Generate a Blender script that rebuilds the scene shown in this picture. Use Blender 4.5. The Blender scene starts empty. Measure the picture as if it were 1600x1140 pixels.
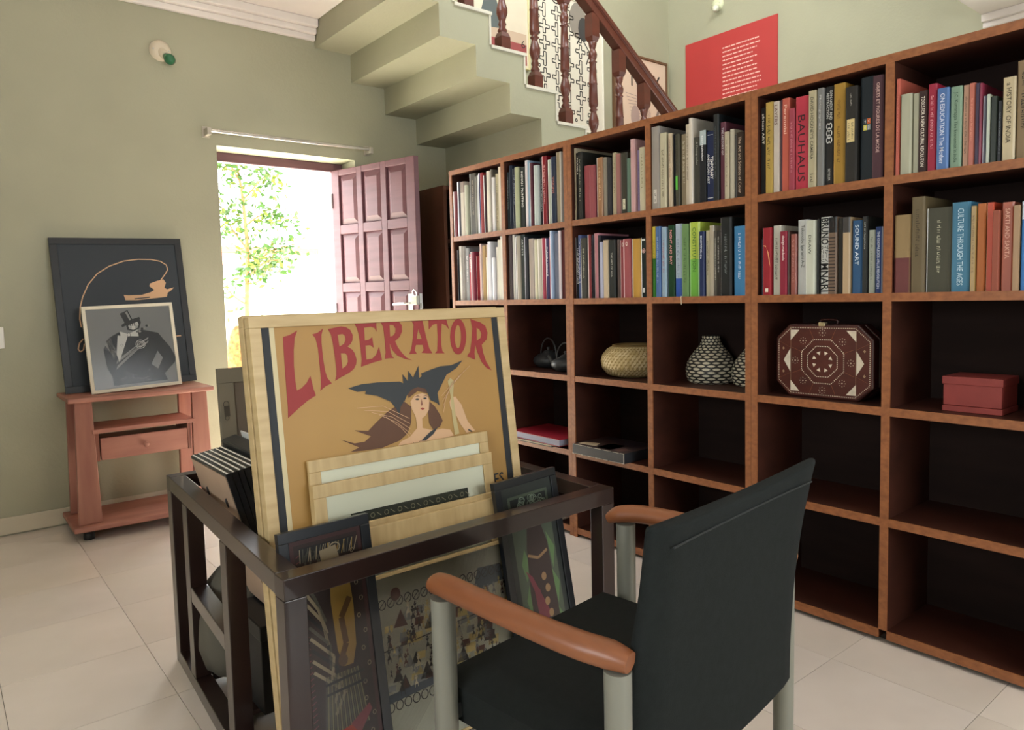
import bpy, math, random, re
from mathutils import Vector, Matrix
from mathutils.geometry import tessellate_polygon
random.seed(7)
C = bpy.context.scene.collection
SC = bpy.context.scene
PI = math.pi

# ------------------------------------------------------------------ camera, sky, sun, exposure
cam_d = bpy.data.cameras.new('camera'); cam = bpy.data.objects.new('camera', cam_d); C.objects.link(cam)
cam_d.sensor_width = 36; cam_d.lens = 1126.617 / 1600 * 36; cam_d.shift_y = -24.88 / 1600; cam_d.clip_start = .02
yaw, pitch, roll = 0.67903485, 0.07336177, -0.02427633
f = Vector((math.sin(yaw)*math.cos(pitch), math.cos(yaw)*math.cos(pitch), -math.sin(pitch)))
r = Vector((math.cos(yaw), -math.sin(yaw), 0)); u = r.cross(f)
r2 = r*math.cos(roll) + u*math.sin(roll); u2 = u*math.cos(roll) - r*math.sin(roll)
cam.matrix_world = Matrix(((r2.x, u2.x, -f.x, 0), (r2.y, u2.y, -f.y, 0), (r2.z, u2.z, -f.z, 1.17), (0, 0, 0, 1)))
SC.camera = cam
SC.view_settings.view_transform = 'Standard'; SC.view_settings.look = 'None'
SC.view_settings.gamma = 1; SC.view_settings.use_curve_mapping = False
SC.view_settings.exposure = 0.8
w = bpy.data.worlds.new('sky'); SC.world = w; w.use_nodes = True
bg = w.node_tree.nodes['Background']; bg.inputs[0].default_value = (0.93, 0.97, 1.0, 1); bg.inputs[1].default_value = 6.5
sun_d = bpy.data.lights.new('sun', 'SUN'); sun_d.energy = 32.0; sun_d.angle = .02; sun_d.color = (1, .96, .88)
sun = bpy.data.objects.new('sun', sun_d); C.objects.link(sun); sun.rotation_mode = 'QUATERNION'; sun.rotation_quaternion = Vector((-.14, -.60, -.78)).to_track_quat('-Z', 'Y')

def portal(name, loc, rot, sx, sy):
    d = bpy.data.lights.new(name, 'AREA'); d.shape = 'RECTANGLE'; d.size = sx; d.size_y = sy
    d.cycles.is_portal = True
    o = bpy.data.objects.new(name, d); C.objects.link(o); o.location = loc; o.rotation_euler = rot
portal('daylight_door', (1.85, 4.80, 1.05), (-PI/2, 0, 0), .9, 2.1)
portal('daylight_window_left', (-1.7, .45, 1.5), (0, -PI/2, 0), 1.1, 1.3)
portal('daylight_window_behind', (1.5, -2.7, 1.5), (PI/2, 0, 0), 2.0, 1.4)
portal('daylight_upstairs', (.47, 3.05, 4.4), (0, -PI/2, 0), 2.2, 2.3)
portal('daylight_landing', (3.6, 1.74, 4.7), (PI/2, 0, 0), 2.2, 1.2)  # unseen opening, added to brighten the stairwell's back and right walls
portal('daylight_hall', (5.72, .3, 1.6), (0, PI/2, 0), 1.4, 1.6)

# ------------------------------------------------------------------ helpers
def lin(c):
    if isinstance(c, str): c = [int(c[i:i+2], 16)/255 for i in (0, 2, 4)]
    return tuple(x/12.92 if x <= .04045 else ((x+.055)/1.055)**2.4 for x in c)
_m = {}
def mat(c, rough=.55, noise=0, scale=(8, 8, 8), bump=0, metal=0, coat=0, c2=None, name=None, bscale=None, spec=.5, detail=3):
    key = (c, rough, noise, scale, bump, metal, coat, c2, bscale, spec)
    if key in _m: return _m[key]
    m = bpy.data.materials.new(name or 'paint_' + str(c)); m.use_nodes = True; nt = m.node_tree; N = nt.nodes; b = N['Principled BSDF']
    col = lin(c); b.inputs['Base Color'].default_value = (*col, 1); b.inputs['Roughness'].default_value = rough
    b.inputs['Metallic'].default_value = metal; b.inputs['Coat Weight'].default_value = coat; b.inputs['Specular IOR Level'].default_value = spec
    if noise or bump:
        tc = N.new('ShaderNodeTexCoord'); mp = N.new('ShaderNodeMapping'); mp.inputs['Scale'].default_value = scale
        nt.links.new(tc.outputs['Object'], mp.inputs[0])
        nz = N.new('ShaderNodeTexNoise'); nz.inputs['Detail'].default_value = detail; nz.inputs['Scale'].default_value = 1
        nt.links.new(mp.outputs[0], nz.inputs['Vector'])
        if noise:
            rp = N.new('ShaderNodeValToRGB'); rp.color_ramp.elements[0].position = .3; rp.color_ramp.elements[1].position = .7
            a = lin(c2) if c2 else tuple(x*(1-noise) for x in col)
            d = col if c2 else tuple(min(1, x*(1+noise)) for x in col)
            rp.color_ramp.elements[0].color = (*a, 1); rp.color_ramp.elements[1].color = (*d, 1)
            nt.links.new(nz.outputs[0], rp.inputs[0]); nt.links.new(rp.outputs[0], b.inputs['Base Color'])
        if bump:
            src = nz
            if bscale:
                src = N.new('ShaderNodeTexNoise'); src.inputs['Scale'].default_value = bscale; src.inputs['Detail'].default_value = 2
                nt.links.new(tc.outputs['Object'], src.inputs['Vector'])
            bp = N.new('ShaderNodeBump'); bp.inputs['Strength'].default_value = bump; bp.inputs['Distance'].default_value = .01
            nt.links.new(src.outputs[0], bp.inputs['Height']); nt.links.new(bp.outputs[0], b.inputs['Normal'])
    _m[key] = m; return m
def pane_mat():
    if 'pane' in _m: return _m['pane']
    m = bpy.data.materials.new('picture_glass'); m.use_nodes = True; N = m.node_tree.nodes; L = m.node_tree.links
    N.remove(N['Principled BSDF']); t = N.new('ShaderNodeBsdfTransparent'); g = N.new('ShaderNodeBsdfGlossy'); g.inputs['Roughness'].default_value = .16
    fr = N.new('ShaderNodeFresnel'); fr.inputs[0].default_value = 1.45; mx = N.new('ShaderNodeMixShader')
    L.new(fr.outputs[0], mx.inputs[0]); L.new(t.outputs[0], mx.inputs[1]); L.new(g.outputs[0], mx.inputs[2]); L.new(mx.outputs[0], N['Material Output'].inputs[0])
    _m['pane'] = m; return m

class MB:
    def __init__(s): s.v = []; s.f = []; s.m = []; s.sm = []
    def add(s, vs, fs, mi=0, smooth=False):
        b = len(s.v); s.v += [tuple(p) for p in vs]
        for q in fs: s.f.append([b+i for i in q]); s.m.append(mi); s.sm.append(smooth)
        return s
    def box(s, x0, x1, y0, y1, z0, z1, mi=0):
        vs = [(x, y, z) for x in (x0, x1) for y in (y0, y1) for z in (z0, z1)]
        return s.add(vs, [(0,1,3,2), (4,6,7,5), (0,4,5,1), (2,3,7,6), (0,2,6,4), (1,5,7,3)], mi)
    def hexa(s, bot, top, mi=0):       # two quads, counter-clockwise seen from above
        return s.add(list(bot)+list(top), [(3,2,1,0), (4,5,6,7), (0,1,5,4), (1,2,6,5), (2,3,7,6), (3,0,4,7)], mi)
    def beam(s, p, q, w, h, mi=0, up=(0,0,1)):
        p, q = Vector(p), Vector(q); d = (q-p).normalized(); sd = d.cross(Vector(up)).normalized(); up = sd.cross(d)
        o = [(-w/2, -h/2), (w/2, -h/2), (w/2, h/2), (-w/2, h/2)]
        vs = [e + sd*a + up*b for e in (p, q) for a, b in o]
        return s.add(vs, [(0,1,2,3), (7,6,5,4), (0,4,5,1), (1,5,6,2), (2,6,7,3), (3,7,4,0)], mi)
    def lathe(s, prof, c=(0,0,0), n=24, mi=0, axis='Z', smooth=True):
        cx, cy, cz = c; vs = []; fs = []
        for rr, z in prof:
            for k in range(n):
                a = 2*PI*k/n; x, y = rr*math.cos(a), rr*math.sin(a)
                vs.append((cx+x, cy+y, cz+z) if axis == 'Z' else (cx+x, cy+z, cz+y) if axis == 'Y' else (cx+z, cy+x, cz+y))
        for i in range(len(prof)-1):
            for k in range(n):
                a, b = i*n+k, i*n+(k+1) % n
                fs.append((a, b, b+n, a+n) if axis != 'Y' else (a, a+n, b+n, b))
        s.add(vs, fs, mi, smooth)
        if prof[0][0] > 1e-4: s.add(vs[:n], [tuple(range(n))[::-1]], mi)
        if prof[-1][0] > 1e-4: s.add(vs[-n:], [tuple(range(n))], mi)
        return s
    def tube(s, pts, rad, n=12, mi=0, squash=1.0, sub=0):
        pts = [Vector(p) for p in pts]; rad = list(rad) if hasattr(rad, '__len__') else [rad]*len(pts)
        if sub:
            P, Rr = [], []
            for i in range(len(pts)-1):
                a, b, c_, d = pts[max(i-1,0)], pts[i], pts[i+1], pts[min(i+2, len(pts)-1)]
                for k in range(sub):
                    t = k/sub
                    P.append(.5*((2*b)+(c_-a)*t+(2*a-5*b+4*c_-d)*t*t+(3*b-a-3*c_+d)*t**3)); Rr.append(rad[i]*(1-t)+rad[i+1]*t)
            P.append(pts[-1]); Rr.append(rad[-1]); pts, rad = P, Rr
        vs = []; fs = []; pu = None
        for i, p in enumerate(pts):
            d = (pts[min(i+1, len(pts)-1)]-pts[max(i-1, 0)]).normalized()
            if pu is None:
                pu = Vector((0,0,1)) if abs(d.z) < .9 else Vector((1,0,0))
            sd = d.cross(pu).normalized(); pu = sd.cross(d).normalized()
            for k in range(n):
                a = 2*PI*k/n; vs.append(p + sd*math.cos(a)*rad[i] + pu*math.sin(a)*rad[i]*squash)
        for i in range(len(pts)-1):
            for k in range(n):
                a, b = i*n+k, i*n+(k+1) % n; fs.append((a, b, b+n, a+n))
        s.add(vs, fs, mi, True); s.add(vs[:n], [tuple(range(n))[::-1]], mi); s.add(vs[-n:], [tuple(range(n))], mi)
        return s
    def poly(s, loops, fn, mi=0):      # flat shape with holes; fn maps (a, b) to a point
        if not hasattr(loops[0][0], '__len__'): loops = [loops]
        vs = [Vector((p[0], p[1], 0)) for l in loops for p in l]
        tris = tessellate_polygon([[Vector((p[0], p[1], 0)) for p in l] for l in loops])
        pts = [fn(p.x, p.y) for p in vs]; out = []
        for t in tris:
            a, b, c_ = (vs[i] for i in t)
            out.append(t if (b-a).cross(c_-a).z > 0 else (t[0], t[2], t[1]))
        return s.add(pts, out, mi)
    def rect(s, a0, a1, b0, b1, fn, mi=0): return s.poly([(a0,b0), (a1,b0), (a1,b1), (a0,b1)], fn, mi)
    def disc(s, a, b, ra, rb, fn, mi=0, n=16, rot=0):
        return s.poly([(a+ra*math.cos(2*PI*k/n)*math.cos(rot)-rb*math.sin(2*PI*k/n)*math.sin(rot), b+ra*math.cos(2*PI*k/n)*math.sin(rot)+rb*math.sin(2*PI*k/n)*math.cos(rot)) for k in range(n)], fn, mi)
    def ring(s, a, b, ra, rb, w, fn, mi=0, n=20):
        o = [(a+ra*math.cos(2*PI*k/n), b+rb*math.sin(2*PI*k/n)) for k in range(n)]
        i = [(a+(ra-w)*math.cos(2*PI*k/n), b+(rb-w)*math.sin(2*PI*k/n)) for k in range(n)]
        vs = [fn(*p) for p in o+i]
        return s.add(vs, [(k, (k+1) % n, n+(k+1) % n, n+k) for k in range(n)], mi)
    def stroke(s, pts, w, fn, mi=0):
        for (a, b), (c_, d) in zip(pts, pts[1:]):
            L = math.hypot(c_-a, d-b) or 1e-6; nx, ny = -(d-b)/L*w/2, (c_-a)/L*w/2
            s.add([fn(a-nx, b-ny), fn(c_-nx, d-ny), fn(c_+nx, d+ny), fn(a+nx, b+ny)], [(0,1,2,3)], mi)
        return s
    def mesh(s, name, mats):
        me = bpy.data.meshes.new(name); me.from_pydata(s.v, [], s.f)
        for m in (mats if isinstance(mats, (list, tuple)) else [mats]): me.materials.append(m)
        me.polygons.foreach_set('material_index', s.m); me.polygons.foreach_set('use_smooth', s.sm); me.update(); return me
    def build(s, name, mats, parent=None, loc=None, rz=0, bevel=0):
        o = bpy.data.objects.new(name, s.mesh(name, mats)); C.objects.link(o)
        if parent: o.parent = parent
        if loc: o.location = loc
        if rz: o.rotation_euler = (0, 0, rz)
        if bevel:
            b = o.modifiers.new('soft_edges', 'BEVEL'); b.width = bevel; b.segments = 2; b.limit_method = 'ANGLE'; b.angle_limit = math.radians(40)
        return o
def empty(name, loc=(0,0,0), rot=(0,0,0)):
    o = bpy.data.objects.new(name, None); C.objects.link(o); o.location = loc; o.rotation_euler = rot; o.empty_display_size = .05; return o
def tag(o, label=None, cat=None, group=None, kind=None):
    if label: o['label'] = label
    if cat: o['category'] = cat
    if group: o['group'] = group
    if kind: o['kind'] = kind
    return o
def struct(o, label=None): o['kind'] = 'structure'; o['label'] = label or o.name.replace('_', ' '); return o
_t = {}
def text(body, bold=.0):
    k = (body, bold)
    if k in _t: return _t[k]
    cu = bpy.data.curves.new('lettering', 'FONT'); cu.body = body; cu.resolution_u = 2; cu.offset = bold; cu.fill_mode = 'FRONT'
    o = bpy.data.objects.new('lettering', cu); C.objects.link(o)
    dg = bpy.context.evaluated_depsgraph_get(); dg.update(); me = bpy.data.meshes.new_from_object(o.evaluated_get(dg))
    vs = [tuple(v.co) for v in me.vertices]; fs = [tuple(p.vertices) for p in me.polygons]
    bpy.data.objects.remove(o); bpy.data.curves.remove(cu); bpy.data.meshes.remove(me)
    xs = [v[0] for v in vs] or [0, 1]; ys = [v[1] for v in vs] or [0, 1]; x0, x1, y0, y1 = min(xs), max(xs), min(ys), max(ys)
    vs = [((v[0]-x0)/(x1-x0 or 1), (v[1]-y0)/(y1-y0 or 1)) for v in vs]
    _t[k] = (vs, fs, (x1-x0)/(y1-y0 or 1)); return _t[k]
def put_text(mb, body, a0, a1, b0, b1, fn, mi=0, bold=0.0):
    vs, fs, _ = text(body, bold); mb.add([fn(a0+(a1-a0)*x, b0+(b1-b0)*y) for x, y in vs], fs, mi)
def scribble(mb, a0, a1, b0, b1, fn, mi, seed):   # marks too small to read in the photograph
    rd = random.Random(seed); a = a0; hb = b1-b0
    while a < a1:
        wd = rd.uniform(.25, .7)*hb
        if rd.random() < .16: a += wd; continue
        lo = b0+hb*rd.choice((0, 0, .15)); hi = b1-hb*rd.choice((0, .2, .25))
        k = rd.randrange(3)
        mb.rect(a, a+wd*.3, lo, hi, fn, mi)
        if k: mb.rect(a+wd*.3, a+wd*.8, lo if k == 1 else hi-hb*.22, (lo if k == 1 else hi-hb*.22)+hb*.2, fn, mi)
        a += wd
# ------------------------------------------------------------------ the setting
GREEN = mat('a6a48b', .6, .05, (2, 2, 2), bump=.12, bscale=60, name='green_wall_paint')
WHITE = mat('e8dfd8', .7, .03, (3, 3, 3), name='ceiling_white')
STONE = mat('cfcabb', .35, .05, (4, 4, 4), name='pale_stone')
DARKW = mat('2a160f', .45, .25, (14, 2, 2), name='dark_stained_wood')
GLASS = pane_mat()
YB, ZC = 4.49, 2.95
m = MB(); m.box(-1.75, 1.40, YB, YB+.25, 0, 5.9); m.box(1.40, 2.30, YB, YB+.25, 2.107, 5.9); m.box(2.30, 5.87, YB, YB+.25, 0, 5.9)
struct(m.build('wall_back', GREEN))
m = MB(); m.box(5.62, 5.82, 1.84, YB, 0, 5.9); m.box(5.62, 5.82, 1.1, 1.84, 0, 3.1); m.box(5.62, 5.82, -2.75, -.5, 0, 3.1); m.box(5.62, 5.82, -.5, 1.1, 0, .9); m.box(5.62, 5.82, -.5, 1.1, 2.3, 3.1)
struct(m.build('wall_right', GREEN))
m = MB(); m.box(-1.75, -1.6, -2.75, -.2, 0, 3.1); m.box(-1.75, -1.6, 1.1, YB, 0, 3.1); m.box(-1.75, -1.6, -.2, 1.1, 0, .95); m.box(-1.75, -1.6, -.2, 1.1, 2.05, 3.1)
struct(m.build('wall_left', GREEN))
m = MB(); m.box(-1.75, .5, -2.75, -2.6, 0, 3.1); m.box(2.5, 5.82, -2.75, -2.6, 0, 3.1); m.box(.5, 2.5, -2.75, -2.6, 0, .8); m.box(.5, 2.5, -2.75, -2.6, 2.2, 3.1)
struct(m.build('wall_front', GREEN))
m = MB(); m.box(-1.6, 5.62, -2.6, 1.84, ZC, 3.1); m.box(-1.6, 2.045, 1.84, YB, ZC, 3.1)
struct(m.build('ceiling', WHITE))
# upper storey round the stairwell, closed above; unseen front opening added to brighten the walls
m = MB(); m.box(.4, .55, 1.7, 1.9, 3.1, 5.9); m.box(.4, .55, 4.2, YB, 3.1, 5.9); m.box(.4, .55, 1.9, 4.2, 3.1, 3.3); m.box(.4, .55, 1.9, 4.2, 5.5, 5.9); m.box(.55, 2.5, 1.69, 1.84, 3.1, 5.9); m.box(4.7, 5.82, 1.69, 1.84, 3.1, 5.9); m.box(2.5, 4.7, 1.69, 1.84, 3.1, 4.1); m.box(2.5, 4.7, 1.69, 1.84, 5.3, 5.9)
struct(m.build('wall_upper', GREEN))
m = MB(); m.box(.4, 5.82, 1.7, YB, 5.75, 5.9)
struct(m.build('ceiling_upper', WHITE))
for i, (a, b, c_, d) in enumerate([(-1.6, 2.045, YB, -1)]):
    m = MB()
    for z0, z1, dpt in ((2.83, 2.865, .03), (2.865, 2.90, .055), (2.90, 2.95, .085)): m.box(a, b, c_-dpt, c_, z0, z1)
    struct(m.build('trim_1', WHITE, bevel=.006))
m = MB()
for z0, z1, dpt in ((2.83, 2.865, .03), (2.865, 2.90, .055), (2.90, 2.95, .085)): m.box(5.62-dpt, 5.62, -2.6, 1.84, z0, z1)
struct(m.build('trim_2', WHITE, bevel=.006))
m = MB(); m.box(-1.6, 1.38, YB-.012, YB, .008, .095); struct(m.build('baseboard_back', mat('c9bfa8', .4, .04, (5,5,5)), bevel=.003))

# floor: each tile near the camera a piece, the joints recessed
tilem = [mat(c, .28, .06, (3, 3, 3), bump=.03, bscale=5, c2=c2, name='floor_tile') for c, c2 in (('dfd5cb', 'd0c5ba'), ('dcd1c5', 'cfc4b7'), ('e2d7cb', 'd5cabd'))]
grout = mat('8f867a', .8)
fl = struct(MB().box(-1.75, 5.82, -2.75, 4.72, -.12, -.004).build('floor', grout))
W, J = .411, .0016
tm = MB(); tm.box(0, W-J, 0, W-J, -.004, 0)
tmesh = [tm.mesh('tile', t) for t in tilem]
rest = MB(); ntile = 0
for i in range(-5, 14):
    x = .101 + i*W; y0 = 2.69 if x < .9 else .685
    for j in range(-16, 16):
        y = y0 + j*W
        if y > 4.5 or y < -2.9 or x > 5.6: continue
        if -.4 < x < 3.0 and -.2 < y < 4.6 and ntile < 120:
            o = bpy.data.objects.new('tile', random.choice(tmesh)); C.objects.link(o); o.parent = fl; o.location = (x, y, random.uniform(-.0004, 0)); ntile += 1
        else: rest.box(max(x, -1.6), x+W-J, y, y+W-J, -.004, 0)
o = rest.build('distant_tiles', tilem[0], fl); o['kind'] = 'stuff'

# doorway: jambs and lintel of the frame, and the open leaf
PURP = mat('6a464c', .5, .16, (3, 3, 22), name='weathered_door_wood')
m = MB(); m.box(1.40, 1.46, YB+.19, YB+.25, 0, 2.107); m.box(2.24, 2.30, YB+.19, YB+.25, 0, 2.107); m.box(1.46, 2.24, YB+.19, YB+.25, 2.05, 2.107)
struct(m.build('trim_3', PURP, bevel=.004), 'dark wooden door frame in the doorway')
leaf = empty('door_1', (2.236, 4.685, 0), (0, 0, math.atan2(-.79, .19)))
struct(leaf, 'open panelled wooden door leaf with weathered purplish paint')
LW, LH, T = .80, 2.055, .04
m = MB(); px_ = [(.0+.075+i*.2333, .075+.2333*i+.183) for i in range(3)]; pz = [(.10+.395*j, .10+.395*j+.335) for j in range(5)]
xs = [0] + [v for p in px_ for v in p] + [LW]
for i in range(0, len(xs), 2): m.box(xs[i], xs[i+1], -T/2, T/2, .012, LH)
zs = [.012] + [v for p in pz for v in p] + [LH]
for a, b in px_:
    for i in range(0, len(zs), 2): m.box(a, b, -T/2+.0005, T/2-.0005, zs[i], zs[i+1])
o = m.build('stiles_and_rails', PURP, leaf, bevel=.003)
for a, b in px_:
    for z0, z1 in pz:
        p = MB()
        for s in (-1, 1):
            e = .04; y0, y1 = s*.002, s*.017
            B = [(a, y0, z0), (b, y0, z0), (b, y0, z1), (a, y0, z1)]; Tt = [(a+e, y1, z0+e), (b-e, y1, z0+e), (b-e, y1, z1-e), (a+e, y1, z1-e)]
            fs = [(4,5,6,7), (0,1,5,4), (1,2,6,5), (2,3,7,6), (3,0,4,7)]
            p.add(B+Tt, fs if s < 0 else [q[::-1] for q in fs])
        p.build('raised_panel', PURP, leaf)
STEEL = mat('c9cac6', .3, metal=.9); CHROME = mat('e6e6e2', .2, metal=1)
m = MB()
for s in (-1, 1):
    m.box(LW-.085, LW-.045, s*T/2, s*(T/2+.006), 1.02, 1.20)
    m.tube([(LW-.065, s*(T/2), 1.14), (LW-.065, s*(T/2+.04), 1.14), (LW-.10, s*(T/2+.045), 1.14), (LW-.18, s*(T/2+.045), 1.135)], .008, sub=4)
m.build('door_handle', CHROME, leaf)
m = MB(); m.box(LW-.0005, LW+.003, -.011, .011, 1.04, 1.2); m.box(LW, LW+.012, -.006, .006, 1.11, 1.14); m.build('latch_plate', STEEL, leaf)
m = MB(); m.tube([(LW-.03, -T/2-.012, 1.185), (LW-.03, -T/2-.02, 1.21), (LW-.015, -T/2-.02, 1.225), (LW, -T/2-.02, 1.21), (LW, -T/2-.012, 1.185)], .004, sub=4, n=8); m.box(LW-.04, LW+.01, -T/2-.028, -T/2-.002, 1.13, 1.187)
m.build('padlock', CHROME, leaf, bevel=.003)
for z in (.3, 1.1, 1.85):
    MB().lathe([(.008, z-.05), (.008, z+.05)], (0, -T/2-.004, 0), 10).build('hinge', STEEL, leaf)
# ---- outside the door
struct(MB().box(-6, 12, 4.74, 22, -.2, -.06).build('ground', mat('d8d4c6', .9, .08, (1,1,1))))
struct(MB().box(-6, 12, 14, 14.25, -.1, 1.75).build('boundary_wall', mat('e6e2d4', .9)))
struct(MB().box(1.2, 2.9, 4.75, 4.95, 2.16, 2.26).build('door_canopy', mat('e0cf7a', .8)))
# ---- outside: tree, stump, far house
def tree():
    t = empty('tree', (2.4, 7.0, -.06)); tag(t, 'slender young tree with yellow-green leaves outside the doorway', 'tree')
    tr = MB(); tr.tube([(-.02,0,0), (0,0,.5), (-.01,.02,1.1), (.02,0,1.7), (.0,.02,2.3), (-.08,0,2.75)], [.035,.03,.024,.02,.014,.006], sub=4, n=8)
    br = [[(.01,0,1.55), (.22,-.1,1.72), (.42,-.15,1.78)], [(.01,0,1.75), (-.12,.1,2.0), (-.2,.1,2.25)], [(.0,0,1.95), (.25,.1,2.1), (.48,.1,2.05)], [(.0,0,2.2), (.2,0,2.42), (.3,0,2.5)], [(.0,0,1.2), (-.14,0,1.3), (-.22,0,1.42)], [(-.03,0,2.4), (-.15,0,2.6), (-.22,0,2.62)], [(.0,0,1.45), (.1,-.2,1.6), (.2,-.35,1.62)]]
    for b in br: tr.tube(b, [.011, .008, .004], sub=3, n=6)
    tr.build('trunk', mat('8a6a48', .9, .3, (6,6,20)), t)
    rd = random.Random(3); fo = MB()
    for b in br:
        for k in range(190 if b[0][2] > 1.3 else 40):
            q = rd.random(); i = 0 if q < .4 else 1; t_ = rd.random()
            c = Vector(b[i]).lerp(Vector(b[i+1]), t_) + Vector((rd.gauss(0,.085), rd.gauss(0,.085), rd.gauss(0,.075)))
            d = Vector((rd.uniform(-1,1), rd.uniform(-1,1), rd.uniform(-.9,.3))).normalized(); n = Vector((rd.uniform(-1,1), rd.uniform(-1,1), rd.uniform(-1,1)))
            s = d.cross(n).normalized(); L, wd = rd.uniform(.055,.10), rd.uniform(.013,.022)
            fo.add([c, c+d*L*.5+s*wd, c+d*L, c+d*L*.5-s*wd], [(0,1,2,3)], rd.choice((0, 0, 1)))
    lf = []
    for c in ('2c5210', '566416'):
        mm = mat(c, .6); lf.append(mm)
        b = mm.node_tree.nodes['Principled BSDF']; b.inputs['Transmission Weight'].default_value = .0
    o = fo.build('foliage', lf, t); o['kind'] = 'stuff'
tree()
st = MB(); rd = random.Random(5)
prof = [(.20,0), (.17,.12), (.13,.3), (.11,.5), (.12,.66), (.10,.86), (.05,1.0), (.01,1.04)]
st.lathe(prof, (0,0,0), 20); st.v = [(x*(1+.1*math.sin(9*z+5*math.atan2(y, x))), y*(1+.1*math.sin(7*z+4*math.atan2(y, x))), z) for x, y, z in st.v]
tag(st.build('tree_stump', mat('b8794a', .95, .5, (30,30,30), bump=1.0, c2='6b3f22'), loc=(1.99, 6.1, -.06)), 'rough reddish-brown stump standing outside beside the tree', 'stump')
g = MB(); g.lathe([(.13,0), (.15,.05), (.15,.30), (.12,.38), (.05,.42), (.045,.50), (.06,.56)], (0,0,0), 20)
ob = g.build('patterned_sack', mat('3f7fb8', .5, .4, (20,20,20), c2='dfe9f2'), loc=(1.93, 5.35, -.06)); tag(ob, 'blue and white patterned container outside the doorway', 'container')  # simple sack form standing in for a blue patterned item
ho = empty('house', (6.6, 19, -.06)); tag(ho, 'pinkish house far behind the tree outside the door', 'house')
MB().box(-1.2, 1.6, 0, 3, 0, 2.5).build('facade', mat('c98a80', .9), ho)
MB().box(-1.4, 1.8, -.3, 3.2, 2.5, 2.65).build('roof', mat('a85a48', .9), ho)
for x in (-.7, .5): MB().box(x, x+.6, -.02, .05, 1.2, 2.2).build('window', mat('4a5560', .3), ho)

# ------------------------------------------------------------------ staircase
st = struct(empty('staircase', (0, 0, 0)), 'light green concrete staircase with a folded underside')
YS = 3.42; PT = .2567
def tx(k): return 2.40 + PT*k            # nosing edges
def tz(k): return 2.82 - .185*k
sx = lambda k: 2.30 + .2467*k
sz = lambda k: 2.615 - .176*k
# outline of the concrete: the folded soffit below, the steps above
up = []
for k in range(-8, 13): up += [(tx(k), tz(k)-.02), (tx(k+1)-.012, tz(k)-.02)]
low = [(3.04, 0)]
for k in (2, 1, 0): low += [(sx(k+1), sz(k)), (sx(k), sz(k))]
low = [(tx(13)-.012, 0), (3.04, 0), (3.04, sz(2)), (sx(2), sz(2)), (sx(2), sz(1)), (sx(1), sz(1)), (sx(1), sz(0)), (sx(0), sz(0)), (sx(0), 2.795), (2.05, 2.795), (2.05, 2.96), (1.8, 2.96), (1.8, 3.14), (1.55, 3.14), (1.55, 3.32), (1.3, 3.32), (1.3, 3.5), (tx(-8), 3.7)]
out_ = up + low
s = MB(); s.poly(out_, lambda a, b: (a, YS, b)); s.poly(out_, lambda a, b: (a, YB, b))
n = len(out_); s.add([(a, YS, b) for a, b in out_] + [(a, YB, b) for a, b in out_], [(i, (i+1) % n, n+(i+1) % n, n+i) for i in range(n)])
me = s.build('flight', GREEN, st)
for k in range(-6, 12):
    MB().box(tx(k), tx(k+1)+.008, YS-.012, YB, tz(k)-.02, tz(k)).build('tread', STONE, st, bevel=.003)
    MB().box(tx(k)-.012, tx(k), YS-.008, YB, tz(k), tz(k-1)-.02).build('riser', STONE, st)
# balustrade
RB = mat('5a2a1d', .35, .15, (4,4,16), coat=.15, name='red_brown_polished_wood')
rail = empty('stair_railing', (3.5, 3.49, 0)); tag(rail, 'polished red-brown stair railing with turned balusters and sloping handrail', 'railing')
bz = lambda x: 2.985 - .7207*(x-3.6)
m = MB(); a, b = Vector((1.2, 3.49, bz(1.2)+.045)), Vector((5.5, 3.49, bz(5.5)+.045)); off = Vector((-3.5, -3.49, 0)); nrm = Vector((.7207, 0, 1)).normalized()
m.beam(a+off, b+off, .075, .055); m.beam(a+off+nrm*.04, b+off+nrm*.04, .1, .028); m.beam(a+off+nrm*.0245, b+off+nrm*.0245, .088, .01)
m.build('handrail', RB, rail, bevel=.006)
def baluster(x, zb, zt):
    m = MB(); h = zt-zb; q = .034
    def blk(z0, z1, ch0, ch1):
        for (za, ha, zc, hb) in ((z0, q*.72 if ch0 else q, z0+.028, q), (z0+.028, q, z1-.028, q), (z1-.028, q, z1, q*.72 if ch1 else q)):
            m.hexa([(-ha,-ha,za), (ha,-ha,za), (ha,ha,za), (-ha,ha,za)], [(-hb,-hb,zc), (hb,-hb,zc), (hb,hb,zc), (-hb,hb,zc)])
    blk(0, .115, 0, 1); blk(h-.155, h+.02, 1, 0)
    L = h-.155-.115; P = [(.024,0), (.030,.012), (.018,.03), (.026,.045), (.018,.06), (.024,.075), (.034,.10), (.034,.125), (.022,.16), (.018,.175), (.030,.185), (.018,.195), (.028,.205), (.031,.215)]
    P += [(.031,.225), (.027,.33), (.031,.335), (.027,.342), (.021,.455), (.029,.462), (.018,.47), (.026,.485), (.030,.505), (.026,.52), (.017,.535), (.023,.55), (.029,.575), (.024,.58)]
    s_ = L/.58
    m.lathe([(r_, .115+z*s_) for r_, z in P], n=16)
    return m
bm = None
for i in range(-3, 9):
    x = 2.515 + PT*i + (.02 if i == 0 else .03 if i == 1 else .03)
    k = i; zb = tz(k)
    if bm is None: bm = baluster(0, zb, bz(x)).mesh('baluster', RB)
    o = bpy.data.objects.new('baluster', bm); C.objects.link(o); o.parent = rail; o.location = (x-3.5, 0, zb)

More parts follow.
